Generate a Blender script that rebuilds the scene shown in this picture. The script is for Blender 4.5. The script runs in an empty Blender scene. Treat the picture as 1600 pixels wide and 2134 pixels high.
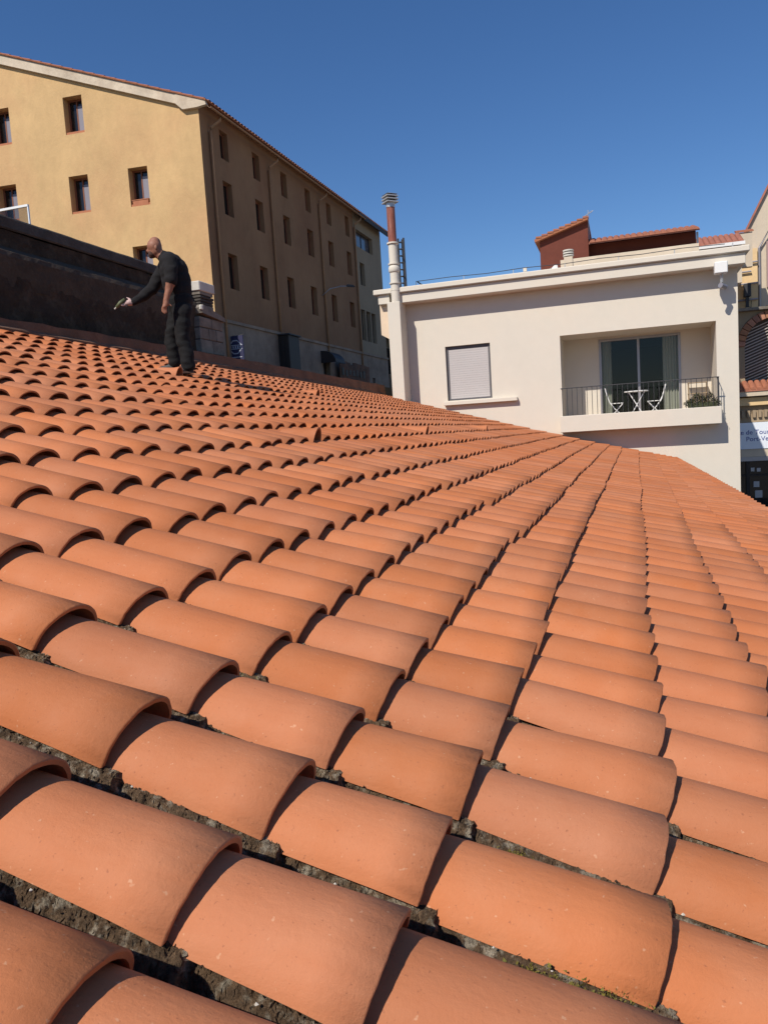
import bpy, bmesh, math, random
import numpy as np
from mathutils import Vector, Matrix, noise as nz

random.seed(7); np.random.seed(7)
S = bpy.context.scene
COL = S.collection

# ------------------------------------------------------------------ camera
cam_d = bpy.data.cameras.new('camera'); cam = bpy.data.objects.new('camera', cam_d); COL.objects.link(cam)
CR = Vector((0.9532802771, 0.2955537375, -0.0624876112))
CU = Vector((0.0297100029, 0.1141235002, 0.9930222266))
CF = Vector((-0.3006227354, 0.9484850104, -0.1000107795))
CAM = Vector((0.0, 0.0, 0.726))
m3 = Matrix((CR, CU, -CF)).transposed()
cam.matrix_world = Matrix.Translation(CAM) @ m3.to_4x4()
cam_d.sensor_fit = 'VERTICAL'; cam_d.sensor_height = 36.0; cam_d.lens = 36.0 * 1600 / 2134
cam_d.clip_start = 0.05; cam_d.clip_end = 2000
S.camera = cam
S.render.resolution_x = 767; S.render.resolution_y = 1024

# ------------------------------------------------------------------ world, sun, exposure
SUN_DIR = Vector((0.38, 0.95, -1.0)).normalized()          # direction the light travels
elev = math.asin(-SUN_DIR.z); azim = math.atan2(-SUN_DIR.x, -SUN_DIR.y)
w = bpy.data.worlds.new('World'); S.world = w; w.use_nodes = True
nt = w.node_tree; nt.nodes.clear()
sky = nt.nodes.new('ShaderNodeTexSky'); sky.sky_type = 'NISHITA'; sky.sun_disc = False
sky.sun_elevation = elev; sky.sun_rotation = azim % (2 * math.pi)
sky.altitude = 20.0; sky.air_density = 1.0; sky.dust_density = 0.2; sky.ozone_density = 5.0
bg = nt.nodes.new('ShaderNodeBackground'); bg.inputs['Strength'].default_value = 0.105
wo = nt.nodes.new('ShaderNodeOutputWorld')
hsv = nt.nodes.new('ShaderNodeHueSaturation'); hsv.inputs['Saturation'].default_value = 1.17; hsv.inputs['Hue'].default_value = 0.506; nt.links.new(sky.outputs[0], hsv.inputs['Color']); nt.links.new(hsv.outputs[0], bg.inputs['Color']); nt.links.new(bg.outputs[0], wo.inputs['Surface'])
sun_d = bpy.data.lights.new('sun', 'SUN'); sun_d.energy = 4.8; sun_d.angle = math.radians(0.53); sun_d.color = (1.0, 0.93, 0.83)
sun = bpy.data.objects.new('sun', sun_d); COL.objects.link(sun)
sun.rotation_euler = SUN_DIR.to_track_quat('-Z', 'Y').to_euler(); sun.location = (-20, -40, 50)
S.view_settings.view_transform = 'Standard'; S.view_settings.look = 'None'
S.view_settings.exposure = 0.0; S.view_settings.gamma = 1.0; S.view_settings.use_curve_mapping = False

# ------------------------------------------------------------------ materials
MATS = {}
def mat(name, col, rough=0.8, var=0.12, scale=2.0, bump=0.0, bscale=30.0, metal=0.0, spec=0.3, col2=None, c2scale=1.0, c2thr=(0.45, 0.7), stretch=None, tone=0.0, bdist=0.01):
    """procedural surface: base colour with two octaves of mottling, an optional second colour in patches, fine relief"""
    if name in MATS: return MATS[name]
    m = bpy.data.materials.new(name); m.use_nodes = True
    n = m.node_tree.nodes; l = m.node_tree.links; n.clear()
    out = n.new('ShaderNodeOutputMaterial'); b = n.new('ShaderNodeBsdfPrincipled'); l.new(b.outputs[0], out.inputs[0])
    b.inputs['Roughness'].default_value = rough; b.inputs['Metallic'].default_value = metal
    b.inputs['Specular IOR Level'].default_value = spec
    tc = n.new('ShaderNodeTexCoord'); mp = n.new('ShaderNodeMapping')
    geo = n.new('ShaderNodeNewGeometry')
    l.new(geo.outputs['Position'], mp.inputs['Vector'])
    if stretch: mp.inputs['Scale'].default_value = stretch
    def noise(sc, det=6, ro=0.6):
        t = n.new('ShaderNodeTexNoise'); t.inputs['Scale'].default_value = sc; t.inputs['Detail'].default_value = det; t.inputs['Roughness'].default_value = ro
        l.new(mp.outputs[0], t.inputs['Vector']); return t
    def rng(src, a0, a1, b0, b1):
        r = n.new('ShaderNodeMapRange'); r.inputs[1].default_value = a0; r.inputs[2].default_value = a1; r.inputs[3].default_value = b0; r.inputs[4].default_value = b1
        l.new(src, r.inputs[0]); return r.outputs[0]
    base = n.new('ShaderNodeRGB'); base.outputs[0].default_value = (*col, 1); cur = base.outputs[0]
    if col2:
        t = noise(c2scale, 8, 0.65); mx = n.new('ShaderNodeMix'); mx.data_type = 'RGBA'
        l.new(rng(t.outputs[0], c2thr[0], c2thr[1], 0, 1), mx.inputs[0]); l.new(cur, mx.inputs[6]); mx.inputs[7].default_value = (*col2, 1); cur = mx.outputs[2]
    if tone:
        oi = n.new('ShaderNodeObjectInfo'); at = n.new('ShaderNodeAttribute'); at.attribute_name = 'tone'
        ad = n.new('ShaderNodeMath'); ad.operation = 'ADD'; l.new(oi.outputs['Random'], ad.inputs[0]); l.new(at.outputs['Fac'], ad.inputs[1])
        fr = n.new('ShaderNodeMath'); fr.operation = 'FRACT'; l.new(ad.outputs[0], fr.inputs[0])
        hs = n.new('ShaderNodeHueSaturation'); l.new(cur, hs.inputs['Color'])
        l.new(rng(fr.outputs[0], 0, 1, 1 - tone, 1 + tone), hs.inputs['Value'])
        f2 = n.new('ShaderNodeMath'); f2.operation = 'MULTIPLY'; f2.inputs[1].default_value = 7.31; l.new(fr.outputs[0], f2.inputs[0])
        f3 = n.new('ShaderNodeMath'); f3.operation = 'FRACT'; l.new(f2.outputs[0], f3.inputs[0])
        l.new(rng(f3.outputs[0], 0, 1, 0.491, 0.507), hs.inputs['Hue']); l.new(rng(f3.outputs[0], 0, 1, 0.9, 1.06), hs.inputs['Saturation'])
        cur = hs.outputs[0]
    if var:
        t1 = noise(scale); t2 = noise(scale * 7.3)
        a = n.new('ShaderNodeMath'); a.operation = 'MULTIPLY_ADD'; a.inputs[1].default_value = 0.5; l.new(t2.outputs[0], a.inputs[0]); l.new(t1.outputs[0], a.inputs[2])
        v = rng(a.outputs[0], 0.45, 1.05, 1 - var, 1 + var)
        mu = n.new('ShaderNodeMix'); mu.data_type = 'RGBA'; mu.blend_type = 'MULTIPLY'; mu.inputs[0].default_value = 1
        cb = n.new('ShaderNodeCombineColor'); [l.new(v, cb.inputs[k]) for k in range(3)]
        l.new(cur, mu.inputs[6]); l.new(cb.outputs[0], mu.inputs[7]); cur = mu.outputs[2]
    l.new(cur, b.inputs['Base Color'])
    if bump:
        t = noise(bscale, 8, 0.7); bp = n.new('ShaderNodeBump'); bp.inputs['Strength'].default_value = bump; bp.inputs['Distance'].default_value = bdist
        l.new(t.outputs[0], bp.inputs['Height']); l.new(bp.outputs[0], b.inputs['Normal'])
    MATS[name] = m; return m

def glass_mat(name, tint=(0.03, 0.035, 0.04), rough=0.06):
    if name in MATS: return MATS[name]
    m = bpy.data.materials.new(name); m.use_nodes = True; b = m.node_tree.nodes['Principled BSDF']
    b.inputs['Base Color'].default_value = (*tint, 1); b.inputs['Roughness'].default_value = rough; b.inputs['Specular IOR Level'].default_value = 0.5
    MATS[name] = m; return m
def clear_glass(name):
    m = bpy.data.materials.new(name); m.use_nodes = True; n = m.node_tree.nodes; l = m.node_tree.links; n.clear()
    o = n.new('ShaderNodeOutputMaterial'); mx = n.new('ShaderNodeMixShader'); t = n.new('ShaderNodeBsdfTransparent'); g = n.new('ShaderNodeBsdfGlossy')
    t.inputs[0].default_value = (0.72, 0.72, 0.70, 1); g.inputs['Roughness'].default_value = 0.05; mx.inputs[0].default_value = 0.03
    l.new(t.outputs[0], mx.inputs[1]); l.new(g.outputs[0], mx.inputs[2]); l.new(mx.outputs[0], o.inputs[0]); MATS[name] = m; return m

CLAY = (0.42, 0.135, 0.05)
def clay_material():
    """fired clay: tone per tile, streaks along the tile, paler chalky bloom, small dark pits, grain"""
    m = bpy.data.materials.new('fired_clay'); m.use_nodes = True
    n = m.node_tree.nodes; l = m.node_tree.links; n.clear()
    out = n.new('ShaderNodeOutputMaterial'); b = n.new('ShaderNodeBsdfPrincipled'); l.new(b.outputs[0], out.inputs[0])
    b.inputs['Roughness'].default_value = 0.72; b.inputs['Specular IOR Level'].default_value = 0.25
    geo = n.new('ShaderNodeNewGeometry')
    def mapn(scl):
        mp = n.new('ShaderNodeMapping'); mp.inputs['Scale'].default_value = scl; l.new(geo.outputs['Position'], mp.inputs['Vector']); return mp.outputs[0]
    def noise(v, sc, det=6, ro=0.6):
        t = n.new('ShaderNodeTexNoise'); t.inputs['Scale'].default_value = sc; t.inputs['Detail'].default_value = det; t.inputs['Roughness'].default_value = ro; l.new(v, t.inputs['Vector']); return t.outputs[0]
    def rng(src, a0, a1, b0, b1):
        r = n.new('ShaderNodeMapRange'); [setattr(r.inputs[k], 'default_value', v) for k, v in zip((1, 2, 3, 4), (a0, a1, b0, b1))]; l.new(src, r.inputs[0]); return r.outputs[0]
    def mix(f, A, B, mode='MIX'):
        x = n.new('ShaderNodeMix'); x.data_type = 'RGBA'; x.blend_type = mode
        (l.new(f, x.inputs[0]) if not isinstance(f, float) else setattr(x.inputs[0], 'default_value', f))
        for k, v in ((6, A), (7, B)):
            (l.new(v, x.inputs[k]) if not isinstance(v, tuple) else setattr(x.inputs[k], 'default_value', (*v, 1)))
        return x.outputs[2]
    iso = mapn((1, 1, 1)); stre = mapn((2.5, 9, 9))
    oi = n.new('ShaderNodeObjectInfo'); at = n.new('ShaderNodeAttribute'); at.attribute_name = 'tone'
    ad = n.new('ShaderNodeMath'); ad.operation = 'ADD'; l.new(oi.outputs['Random'], ad.inputs[0]); l.new(at.outputs['Fac'], ad.inputs[1])
    fr = n.new('ShaderNodeMath'); fr.operation = 'FRACT'; l.new(ad.outputs[0], fr.inputs[0])
    f2 = n.new('ShaderNodeMath'); f2.operation = 'MULTIPLY'; f2.inputs[1].default_value = 9.37; l.new(fr.outputs[0], f2.inputs[0])
    f3 = n.new('ShaderNodeMath'); f3.operation = 'FRACT'; l.new(f2.outputs[0], f3.inputs[0])
    c = mix(rng(f3.outputs[0], 0, 1, 0, 1), (0.50, 0.170, 0.064), (0.465, 0.180, 0.088))          # orange or pinker firings
    c = mix(rng(noise(iso, 5.0), 0.42, 0.72, 0, 0.42), c, (0.53, 0.24, 0.13))                      # chalky bloom in clouds
    c = mix(rng(noise(stre, 3.0, 8, 0.7), 0.45, 0.8, 0, 0.22), c, (0.42, 0.115, 0.034))               # drawn streaks from the extruder
    c = mix(rng(noise(iso, 150, 3, 0.5), 0.66, 0.74, 0, 0.5), c, (0.22, 0.08, 0.045))               # dark specks
    c = mix(rng(noise(iso, 90, 2, 0.5), 0.70, 0.76, 0, 0.55), c, (0.62, 0.36, 0.22))                # pale specks
    c = mix(rng(noise(iso, 0.35, 3), 0.42, 0.66, 0, 0.45), c, (0.43, 0.115, 0.03))                  # batches laid in areas
    hs = n.new('ShaderNodeHueSaturation'); l.new(c, hs.inputs['Color']); l.new(rng(fr.outputs[0], 0, 1, 0.87, 1.1), hs.inputs['Value'])
    l.new(hs.outputs[0], b.inputs['Base Color'])
    l.new(rng(noise(iso, 8), 0.3, 0.7, 0.6, 0.85), b.inputs['Roughness'])
    b1 = n.new('ShaderNodeBump'); b1.inputs['Strength'].default_value = 0.35; b1.inputs['Distance'].default_value = 0.004; l.new(noise(iso, 110, 6, 0.75), b1.inputs['Height'])
    b2 = n.new('ShaderNodeBump'); b2.inputs['Strength'].default_value = 0.22; b2.inputs['Distance'].default_value = 0.006; l.new(noise(stre, 5, 4, 0.5), b2.inputs['Height']); l.new(b1.outputs[0], b2.inputs['Normal'])
    l.new(b2.outputs[0], b.inputs['Normal'])
    MATS['clay'] = m; return m
M_CLAY = clay_material()
M_MORTAR = mat('mossy_mortar', (0.165, 0.105, 0.06), 0.95, 0.85, 70, 1.0, 160, col2=(0.42, 0.36, 0.27), c2scale=45, c2thr=(0.50, 0.62), bdist=0.02)
M_LICHEN = mat('yellow_lichen', (0.30, 0.25, 0.05), 0.95, 0.5, 60, 1.0, 120, col2=(0.17, 0.17, 0.05), c2scale=60)
M_OLDMORTAR = mat('weathered_fillet', (0.21, 0.11, 0.068), 0.95, 0.4, 5, 0.8, 25, col2=(0.085, 0.06, 0.045), c2scale=2.5, bdist=0.03)
M_STONE = mat('dark_stone', (0.060, 0.037, 0.024), 0.95, 0.55, 2.2, 1.0, 9, col2=(0.11, 0.075, 0.05), c2scale=3.0, c2thr=(0.5, 0.68), bdist=0.08)  # dark brown base with paler brown patches
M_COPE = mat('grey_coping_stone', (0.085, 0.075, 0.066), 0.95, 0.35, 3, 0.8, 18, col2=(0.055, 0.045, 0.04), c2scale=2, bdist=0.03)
M_PIER = mat('grey_pier_stone', (0.22, 0.195, 0.165), 0.95, 0.3, 4, 0.6, 20, col2=(0.13, 0.105, 0.085), c2scale=3, bdist=0.02)
M_PALE = mat('pale_stone', (0.55, 0.52, 0.46), 0.9, 0.15, 4, 0.4, 25)
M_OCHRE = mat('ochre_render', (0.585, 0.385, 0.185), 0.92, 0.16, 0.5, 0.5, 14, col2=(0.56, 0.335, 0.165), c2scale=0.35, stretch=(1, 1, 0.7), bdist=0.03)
M_OCHRE2 = mat('shaded_brown_ochre', (0.30, 0.165, 0.085), 0.92, 0.16, 0.5, 0.5, 14, col2=(0.265, 0.13, 0.066), c2scale=0.35, stretch=(1, 1, 0.7), bdist=0.03)  # browner render for the long side, its shade put into the colour too
M_OCHRE_PIPE = mat('ochre_pipe_paint', (0.38, 0.215, 0.115), 0.7, 0.15, 2)
M_CREAMBAND = mat('cream_verge_render', (0.60, 0.50, 0.38), 0.9, 0.22, 1.5, 0.4, 20, col2=(0.48, 0.38, 0.28), c2scale=1.2)
M_PLINTH = mat('limewashed_plinth', (0.33, 0.245, 0.18), 0.92, 0.25, 0.8, 0.6, 12, col2=(0.23, 0.165, 0.12), c2scale=1.1, bdist=0.03)
M_REVEAL = mat('brown_window_timber', (0.23, 0.085, 0.045), 0.7, 0.2, 5, 0.2, 40)
M_SILL = mat('terracotta_sill', (0.42, 0.16, 0.08), 0.8, 0.2, 6)
M_PANE = glass_mat('window_pane', (0.10, 0.10, 0.12), 0.12)
M_PANE2 = glass_mat('dark_pane', (0.012, 0.012, 0.014), 0.08)
M_GREYPANEL = mat('grey_panel', (0.22, 0.205, 0.235), 0.35, 0.06, 2, spec=0.5)  # grey-lavender sheet over one half of each gable window
M_WHITE = mat('cream_render', (0.645, 0.59, 0.50), 0.9, 0.045, 0.5, 0.25, 25, bdist=0.01, col2=(0.64, 0.57, 0.475), c2scale=0.5)
M_PEACH = mat('peach_render', (0.70, 0.55, 0.40), 0.9, 0.06, 0.8, 0.25, 25)
M_SHUTTER = mat('grey_shutter', (0.475, 0.445, 0.43), 0.6, 0.03, 3)
M_ALU = mat('grey_aluminium', (0.33, 0.31, 0.32), 0.4, 0.05, 4, metal=0.5)
M_IRON = mat('dark_ironwork', (0.045, 0.045, 0.05), 0.6, 0.1, 10)
M_WPAINT = mat('white_paint', (0.75, 0.74, 0.72), 0.5, 0.05, 5)
M_CURTAIN = mat('sage_curtain', (0.42, 0.44, 0.38), 0.9, 0.1, 4, stretch=(8, 8, 0.5))
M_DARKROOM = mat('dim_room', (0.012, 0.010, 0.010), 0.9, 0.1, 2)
M_BUSH = mat('bush_leaf', (0.055, 0.062, 0.03), 0.8, 0.4, 20)
M_RUSTPIPE = mat('oxide_red_pipe', (0.24, 0.075, 0.05), 0.55, 0.35, 3, col2=(0.34, 0.15, 0.11), c2scale=4, stretch=(3, 3, 0.5))
M_ZINC = mat('zinc_cowl', (0.50, 0.50, 0.50), 0.4, 0.1, 6, metal=0.6)
M_OXIDE = mat('oxide_red_cladding', (0.135, 0.036, 0.022), 0.8, 0.15, 1.2, 0.2, 20)
M_ROOFCLAY = mat('distant_roof_clay', (0.33, 0.125, 0.07), 0.85, 0.25, 6, 0.3, 30, tone=0.12)
M_BEIGE = mat('beige_render', (0.56, 0.47, 0.36), 0.9, 0.12, 0.7, 0.4, 15)
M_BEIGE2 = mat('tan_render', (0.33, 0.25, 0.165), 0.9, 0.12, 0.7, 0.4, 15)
M_YELLOW = mat('butter_render', (0.70, 0.50, 0.27), 0.9, 0.1, 0.9, 0.3, 15)
M_BRICK = mat('arch_brick', (0.36, 0.17, 0.10), 0.9, 0.35, 6, 0.4, 30, tone=0.15)
M_STEEL = mat('grille_steel', (0.50, 0.45, 0.40), 0.6, 0.2, 8, metal=0.0)
M_SIGNWHITE = mat('sign_board', (0.72, 0.76, 0.82), 0.6, 0.03, 2)
M_SIGNBLUE = mat('sign_lettering', (0.08, 0.10, 0.30), 0.6, 0.03, 2)
M_NAVY = mat('navy_sign', (0.030, 0.030, 0.075), 0.5, 0.1, 3)
M_LOGO = mat('sign_logo_white', (0.42, 0.43, 0.48), 0.5, 0.1, 3)
M_DARKWOOD = mat('dark_joinery', (0.035, 0.025, 0.022), 0.6, 0.2, 3)
M_ASPHALT = mat('asphalt', (0.05, 0.048, 0.045), 0.9, 0.2, 2, 0.5, 40)
M_GROUND = mat('pale_ground', (0.16, 0.14, 0.12), 0.95, 0.2, 0.3)
M_KNIT = mat('charcoal_knit', (0.014, 0.013, 0.014), 0.95, 0.3, 25, 0.5, 160)
M_TROUSER = mat('black_workwear', (0.010, 0.010, 0.011), 0.9, 0.3, 12, 0.6, 50)
M_SKIN = mat('skin', (0.30, 0.135, 0.085), 0.55, 0.15, 12, 0.1, 80)
M_STUBBLE = mat('dark_stubble', (0.07, 0.036, 0.026), 0.8, 0.2, 60)
M_SHOE = mat('grey_work_shoe', (0.085, 0.08, 0.078), 0.8, 0.4, 18, 0.4, 60)
M_GLOVE = mat('pale_glove', (0.52, 0.36, 0.33), 0.7, 0.2, 30)
M_GREEN = mat('olive_tool', (0.11, 0.12, 0.06), 0.5, 0.2, 20)
M_BALUST = clear_glass('balustrade_glass')

# ------------------------------------------------------------------ builders
WORLD = {}
def props(o, label=None, cat=None, group=None, kind=None):
    if label: o['label'] = label
    if cat: o['category'] = cat
    if group: o['group'] = group
    if kind: o['kind'] = kind
    return o
def thing(name, loc, label, cat, group=None):
    o = bpy.data.objects.new(name, None); o.empty_display_size = 0.1; COL.objects.link(o); o.location = loc
    WORLD[o.name] = Vector(loc); return props(o, label, cat, group)
def link_mesh(name, verts, faces, m, parent=None, smooth=False, mats=None, fm=None, tone=None):
    v = np.array(verts, float).reshape(-1, 3)
    lo = v.min(0); hi = v.max(0); org = Vector(((lo[0] + hi[0]) / 2, (lo[1] + hi[1]) / 2, lo[2]))
    v = v - np.array(org)
    me = bpy.data.meshes.new(name); me.from_pydata(v.tolist(), [], faces); me.validate()
    for mm in (mats or [m]): me.materials.append(mm)
    if fm is not None:
        for p, k in zip(me.polygons, fm): p.material_index = k
    if smooth:
        for p in me.polygons: p.use_smooth = True
    if tone is not None:
        a = me.attributes.new('tone', 'FLOAT', 'POINT'); a.data.foreach_set('value', np.asarray(tone, np.float32))
    o = bpy.data.objects.new(name, me); COL.objects.link(o)
    put(o, org, parent); return o
def put(o, org, parent):
    org = Vector(org)
    if parent is not None:
        o.parent = parent; o.location = org - WORLD[parent.name]
    else: o.location = org
    WORLD[o.name] = org
class MB:
    def __init__(s): s.v = []; s.f = []
    def add(s, vs, fs):
        k = len(s.v); s.v += [tuple(p) for p in vs]; s.f += [tuple(i + k for i in f) for f in fs]; return s
    def box(s, x0, x1, y0, y1, z0, z1, X=None):
        vs = [(x, y, z) for x in (x0, x1) for y in (y0, y1) for z in (z0, z1)]
        if X: vs = [X(*p) for p in vs]
        return s.add(vs, [(0, 1, 3, 2), (4, 6, 7, 5), (0, 4, 5, 1), (2, 3, 7, 6), (0, 2, 6, 4), (1, 5, 7, 3)])
    def prism(s, poly, y0, y1, axis='y', X=None):
        n = len(poly)
        def P(a, b, c): 
            p = (a, c, b) if axis == 'y' else ((c, a, b) if axis == 'x' else (a, b, c))
            return X(*p) if X else p
        vs = [P(a, b, y0) for a, b in poly] + [P(a, b, y1) for a, b in poly]
        return s.add(vs, [tuple(range(n))[::-1], tuple(range(n, 2 * n))] + [(i, (i + 1) % n, n + (i + 1) % n, n + i) for i in range(n)])
    def tube(s, pts, r, n=8, caps=True):
        pts = [Vector(p) for p in pts]; rs = r if isinstance(r, (list, tuple)) else [r] * len(pts); k = len(s.v)
        for i, p in enumerate(pts):
            d = (pts[min(i + 1, len(pts) - 1)] - pts[max(i - 1, 0)]).normalized()
            a = d.cross(Vector((0, 0, 1)) if abs(d.z) < 0.9 else Vector((1, 0, 0))).normalized(); b = d.cross(a)
            for q in range(n):
                t = 2 * math.pi * q / n; s.v.append(tuple(p + (a * math.cos(t) + b * math.sin(t)) * rs[i]))
        for i in range(len(pts) - 1):
            for q in range(n): s.f.append((k + i * n + q, k + i * n + (q + 1) % n, k + (i + 1) * n + (q + 1) % n, k + (i + 1) * n + q))
        if caps: s.f.append(tuple(k + q for q in range(n))[::-1]); s.f.append(tuple(k + (len(pts) - 1) * n + q for q in range(n)))
        return s
    def build(s, name, m, parent=None, smooth=False, bevel=0.0):
        o = link_mesh(name, s.v, s.f, m, parent, smooth)
        if bevel: 
            bm = bmesh.new(); bm.from_mesh(o.data); bmesh.ops.remove_doubles(bm, verts=bm.verts, dist=1e-5)
            bmesh.ops.bevel(bm, geom=[e for e in bm.edges if len(e.link_faces) == 2 and e.calc_face_angle(0) > 0.5], offset=bevel, segments=1, affect='EDGES', clamp_overlap=True)
            bm.to_mesh(o.data); bm.free()
        return o
def one(name, mb, m, label, cat, group=None, kind=None):
    return props(mb.build(name, m), label, cat, group, kind)
def text_mesh(body, size, X, name, m, parent, ext=0.01):
    c = bpy.data.curves.new(name, 'FONT'); c.body = body; c.size = size; c.extrude = ext
    o = bpy.data.objects.new(name, c); COL.objects.link(o)
    dg = bpy.context.evaluated_depsgraph_get(); me = bpy.data.meshes.new_from_object(o.evaluated_get(dg))
    bpy.data.objects.remove(o); 
    vs = [tuple(X(*v.co)) for v in me.vertices]; fs = [tuple(p.vertices) for p in me.polygons]
    return link_mesh(name, vs, fs, m, parent)
def wall_grid(us, vs, top, holes, X, depth):
    """a wall with real openings: cells outside the holes on the face, four reveals into every hole. X(u, v, d) -> point, d into the wall"""
    us = sorted(set([round(u, 4) for u in us] + [round(h[k], 4) for h in holes for k in (0, 1)]))
    vs = sorted(set([round(v, 4) for v in vs] + [round(h[k], 4) for h in holes for k in (2, 3)]))
    mb = MB()
    for a, b in zip(us[:-1], us[1:]):
        for c, d in zip(vs[:-1], vs[1:]):
            um, vm = (a + b) / 2, (c + d) / 2
            if any(h[0] < um < h[1] and h[2] < vm < h[3] for h in holes): continue
            mb.add([X(a, c, 0), X(b, c, 0), X(b, d, 0), X(a, d, 0)], [(0, 1, 2, 3)])
        if top: mb.add([X(a, vs[-1], 0), X(b, vs[-1], 0), X(b, top(b), 0), X(a, top(a), 0)], [(0, 1, 2, 3)])
    for (a, b, c, d) in holes:
        for p, q in (((a, c), (b, c)), ((b, c), (b, d)), ((b, d), (a, d)), ((a, d), (a, c))):
            mb.add([X(*p, 0), X(*q, 0), X(*q, depth), X(*p, depth)], [(0, 1, 2, 3)])
    return mb

# ------------------------------------------------------------------ the tiled roof (surface fitted to the measured tile ends)
K = 1.06; T0 = 0.30805; P = 0.25 * K; Y0 = 0.87342 * K
XI = {-5: -2.23631, -4: -1.8596, -3: -1.47564, -2: -1.12233, -1: -0.79689, 0: -0.51269, 1: -0.26113, 2: 0.06771, 3: 0.37145}
for k in range(1, 15): XI[-5 - k] = XI[-5] - 0.379 * k
def surf(X, Y): return -T0 * X + 0.00428 / K * X * X - 0.00013 / K * (Y - 2 * K) ** 2 + 0.00249 / K * X * (Y - 2 * K)
def course_x(i, Y):
    y = Y / K - 2
    def base(i): return K * (XI[i] + 0.00401 * (max(-6, i) + 1) * y + 0.00007 * y * y + 0.00125 * y)
    if i <= 3: return base(i)
    e = K * (1.64 - 0.026 * (Y / K - 10.24)); b3 = base(3)
    return b3 + (e - b3) * (i - 3) / 4.0
# how far single tile ends stand off the string line, in mm (courses were laid by eye)
OFF = {-5: (6, (13, -3, 5, 16, 3, 29, 34, 37, 29, 48, 13)), -4: (5, (-13, 3, 5, 13, -8, 16, 0, 5, 24, 21, 26, 5)), -3: (3, (-11, -13, -11, 19, -8, 0, -19, 0, 3, 11, -3, -11, 5)),
       -2: (2, (-16, 11, 11, -13, -13, -16, -8, -3, -3, 0, 11, 0, -3, -5, -16)), -1: (0, (-5, 5, 16, 24, 19, 3, -8, -16, -24, -32, -32, -34, -34, -40, -37, -34)),
       0: (-1, (-11, 0, 5, 8, 21, 16, 11, 5, -3, -5, -13, -21, -32, -19)), 1: (0, (-5, -5, -3, 11, 8, 13, 21)), 2: (1, (-11, -5, 21, 11, 11, 5, 3)), 3: (6, (-8, 29, 3))}
XT = -7.10; YF = 23.34
J0, J1 = -7, 84; I0, I1 = -18, 7
rw = {}
def off(i, j):
    if i in OFF:
        j0, t = OFF[i]; k = j - j0
        if 0 <= k < len(t): return t[k] / 1000.0
    if (i, j) not in rw:
        prev = rw.get((i, j - 1), 0.0); rw[(i, j)] = prev * 0.85 + random.gauss(0, 0.0042)
    return rw[(i, j)]
STEP = 0.034; TH = 0.084; TU = 0.058; WL = 0.113; WU = 0.089; THK = 0.011
def end_pt(i, j):
    Y = Y0 + j * P - 0.036 * math.exp(-max(0, j) / 6.0); X = course_x(i, Y) + off(i, j); return Vector((X, Y, surf(X, Y)))
PTS = {(i, j): end_pt(i, j) for j in range(J0, J1 + 1) for i in range(I0 - 1, I1 + 1)}

def tile_unit(seg, lens, rnd, inner=True):
    """one cover tile, unit length along -x, lower end at x = 0 with its crest at the origin"""
    vs, fs = [], []
    def prof(t, o, a):
        h0 = TH + (TU - TH) * t; w = WL + (WU - WL) * t - o; h = h0 - o; A = math.radians(84)
        return (w * math.sin(a * A) / math.sin(A), -h0 + h * (math.cos(a * A) - math.cos(A)) / (1 - math.cos(A)))
    R = random.Random(rnd); ph = R.random() * 6; rows = []
    def row(t, o, jag=0.0):
        k = len(vs)
        for q in range(seg + 1):
            a = -1 + 2 * q / seg; y, z = prof(max(0, t), o, a)
            e = jag * (math.sin(a * 5 + ph) * 0.5 + R.uniform(-.6, .6)) if jag else 0
            bow = 0.0025 * math.sin(t * 3.1 + ph) * math.cos(a * 2 + ph) if rnd else 0
            vs.append((-t + e + 0.45 * z * max(0.0, 1 - t * 3), y + bow, z + bow))
        return k
    def band(k0, k1, flip=False):
        for q in range(seg): f = (k0 + q, k0 + q + 1, k1 + q + 1, k1 + q); fs.append(f[::-1] if flip else f)
    jag = 0.004 if rnd else 0.0
    R1 = R.getstate()
    ro = [row(0.006, 0.0, jag)] + [row(t, 0.0) for t in lens]
    R.setstate(R1)
    re = row(0.0, 0.003, jag); R.setstate(R1); ri = row(0.0, THK, jag); rb = row(0.30 if inner else 0.12, THK)
    for a, b in zip(ro[:-1], ro[1:]): band(a, b)
    band(re, ro[0]); band(ri, re); band(rb, ri)
    if inner:
        for (a0, b0) in ((ro, 0), (ro, seg)):
            ks = [x + b0 for x in ro]; ii = [ri + b0, rb + b0]
            fs.append((ks[0], ii[0], ii[1], ks[1]) if b0 else (ks[0], ks[1], ii[1], ii[0]))
    return np.array(vs), fs
def tile_frame(i, j):
    p1 = PTS[(i, j)]; p0 = PTS[(i - 1, j)] - Vector((0, 0, STEP))
    ax = p1 - p0; L = ax.length + 0.085; ax.normalize()
    r = random.Random(i * 977 + j * 131)
    ax = (ax + Vector((0, r.gauss(0, 0.012), r.gauss(0, 0.006)))).normalized()
    yv = Vector((0, 1, r.gauss(0, 0.02))); zv = ax.cross(yv).normalized(); yv = zv.cross(ax)
    o = p1 + Vector((0, r.gauss(0, 0.004), r.uniform(-0.004, 0.004)))
    M = Matrix((ax * L, yv, zv)).transposed().to_4x4(); M.translation = o
    return M
ROOF = thing('tiled_roof', (-2.7, 11.0, -0.5), 'low pitched roof of orange clay barrel tiles the man stands on', 'roof')
def in_view(p, mg=0.12):
    d = p - CAM; z = d.dot(CF)
    if z < 0.2: return None
    x = d.dot(CR) / z / 0.5; y = d.dot(CU) / z / 0.667
    return z if abs(x) < 1 + mg and abs(y) < 1 + mg else None
cells = []
for j in range(J0, J1 + 1):
    for i in range(I0, I1 + 1):
        p = PTS[(i, j)]
        if p.x < XT + 0.12 or p.y > YF - 0.14: continue
        cells.append((i, j))
VENTS = {}
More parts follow.
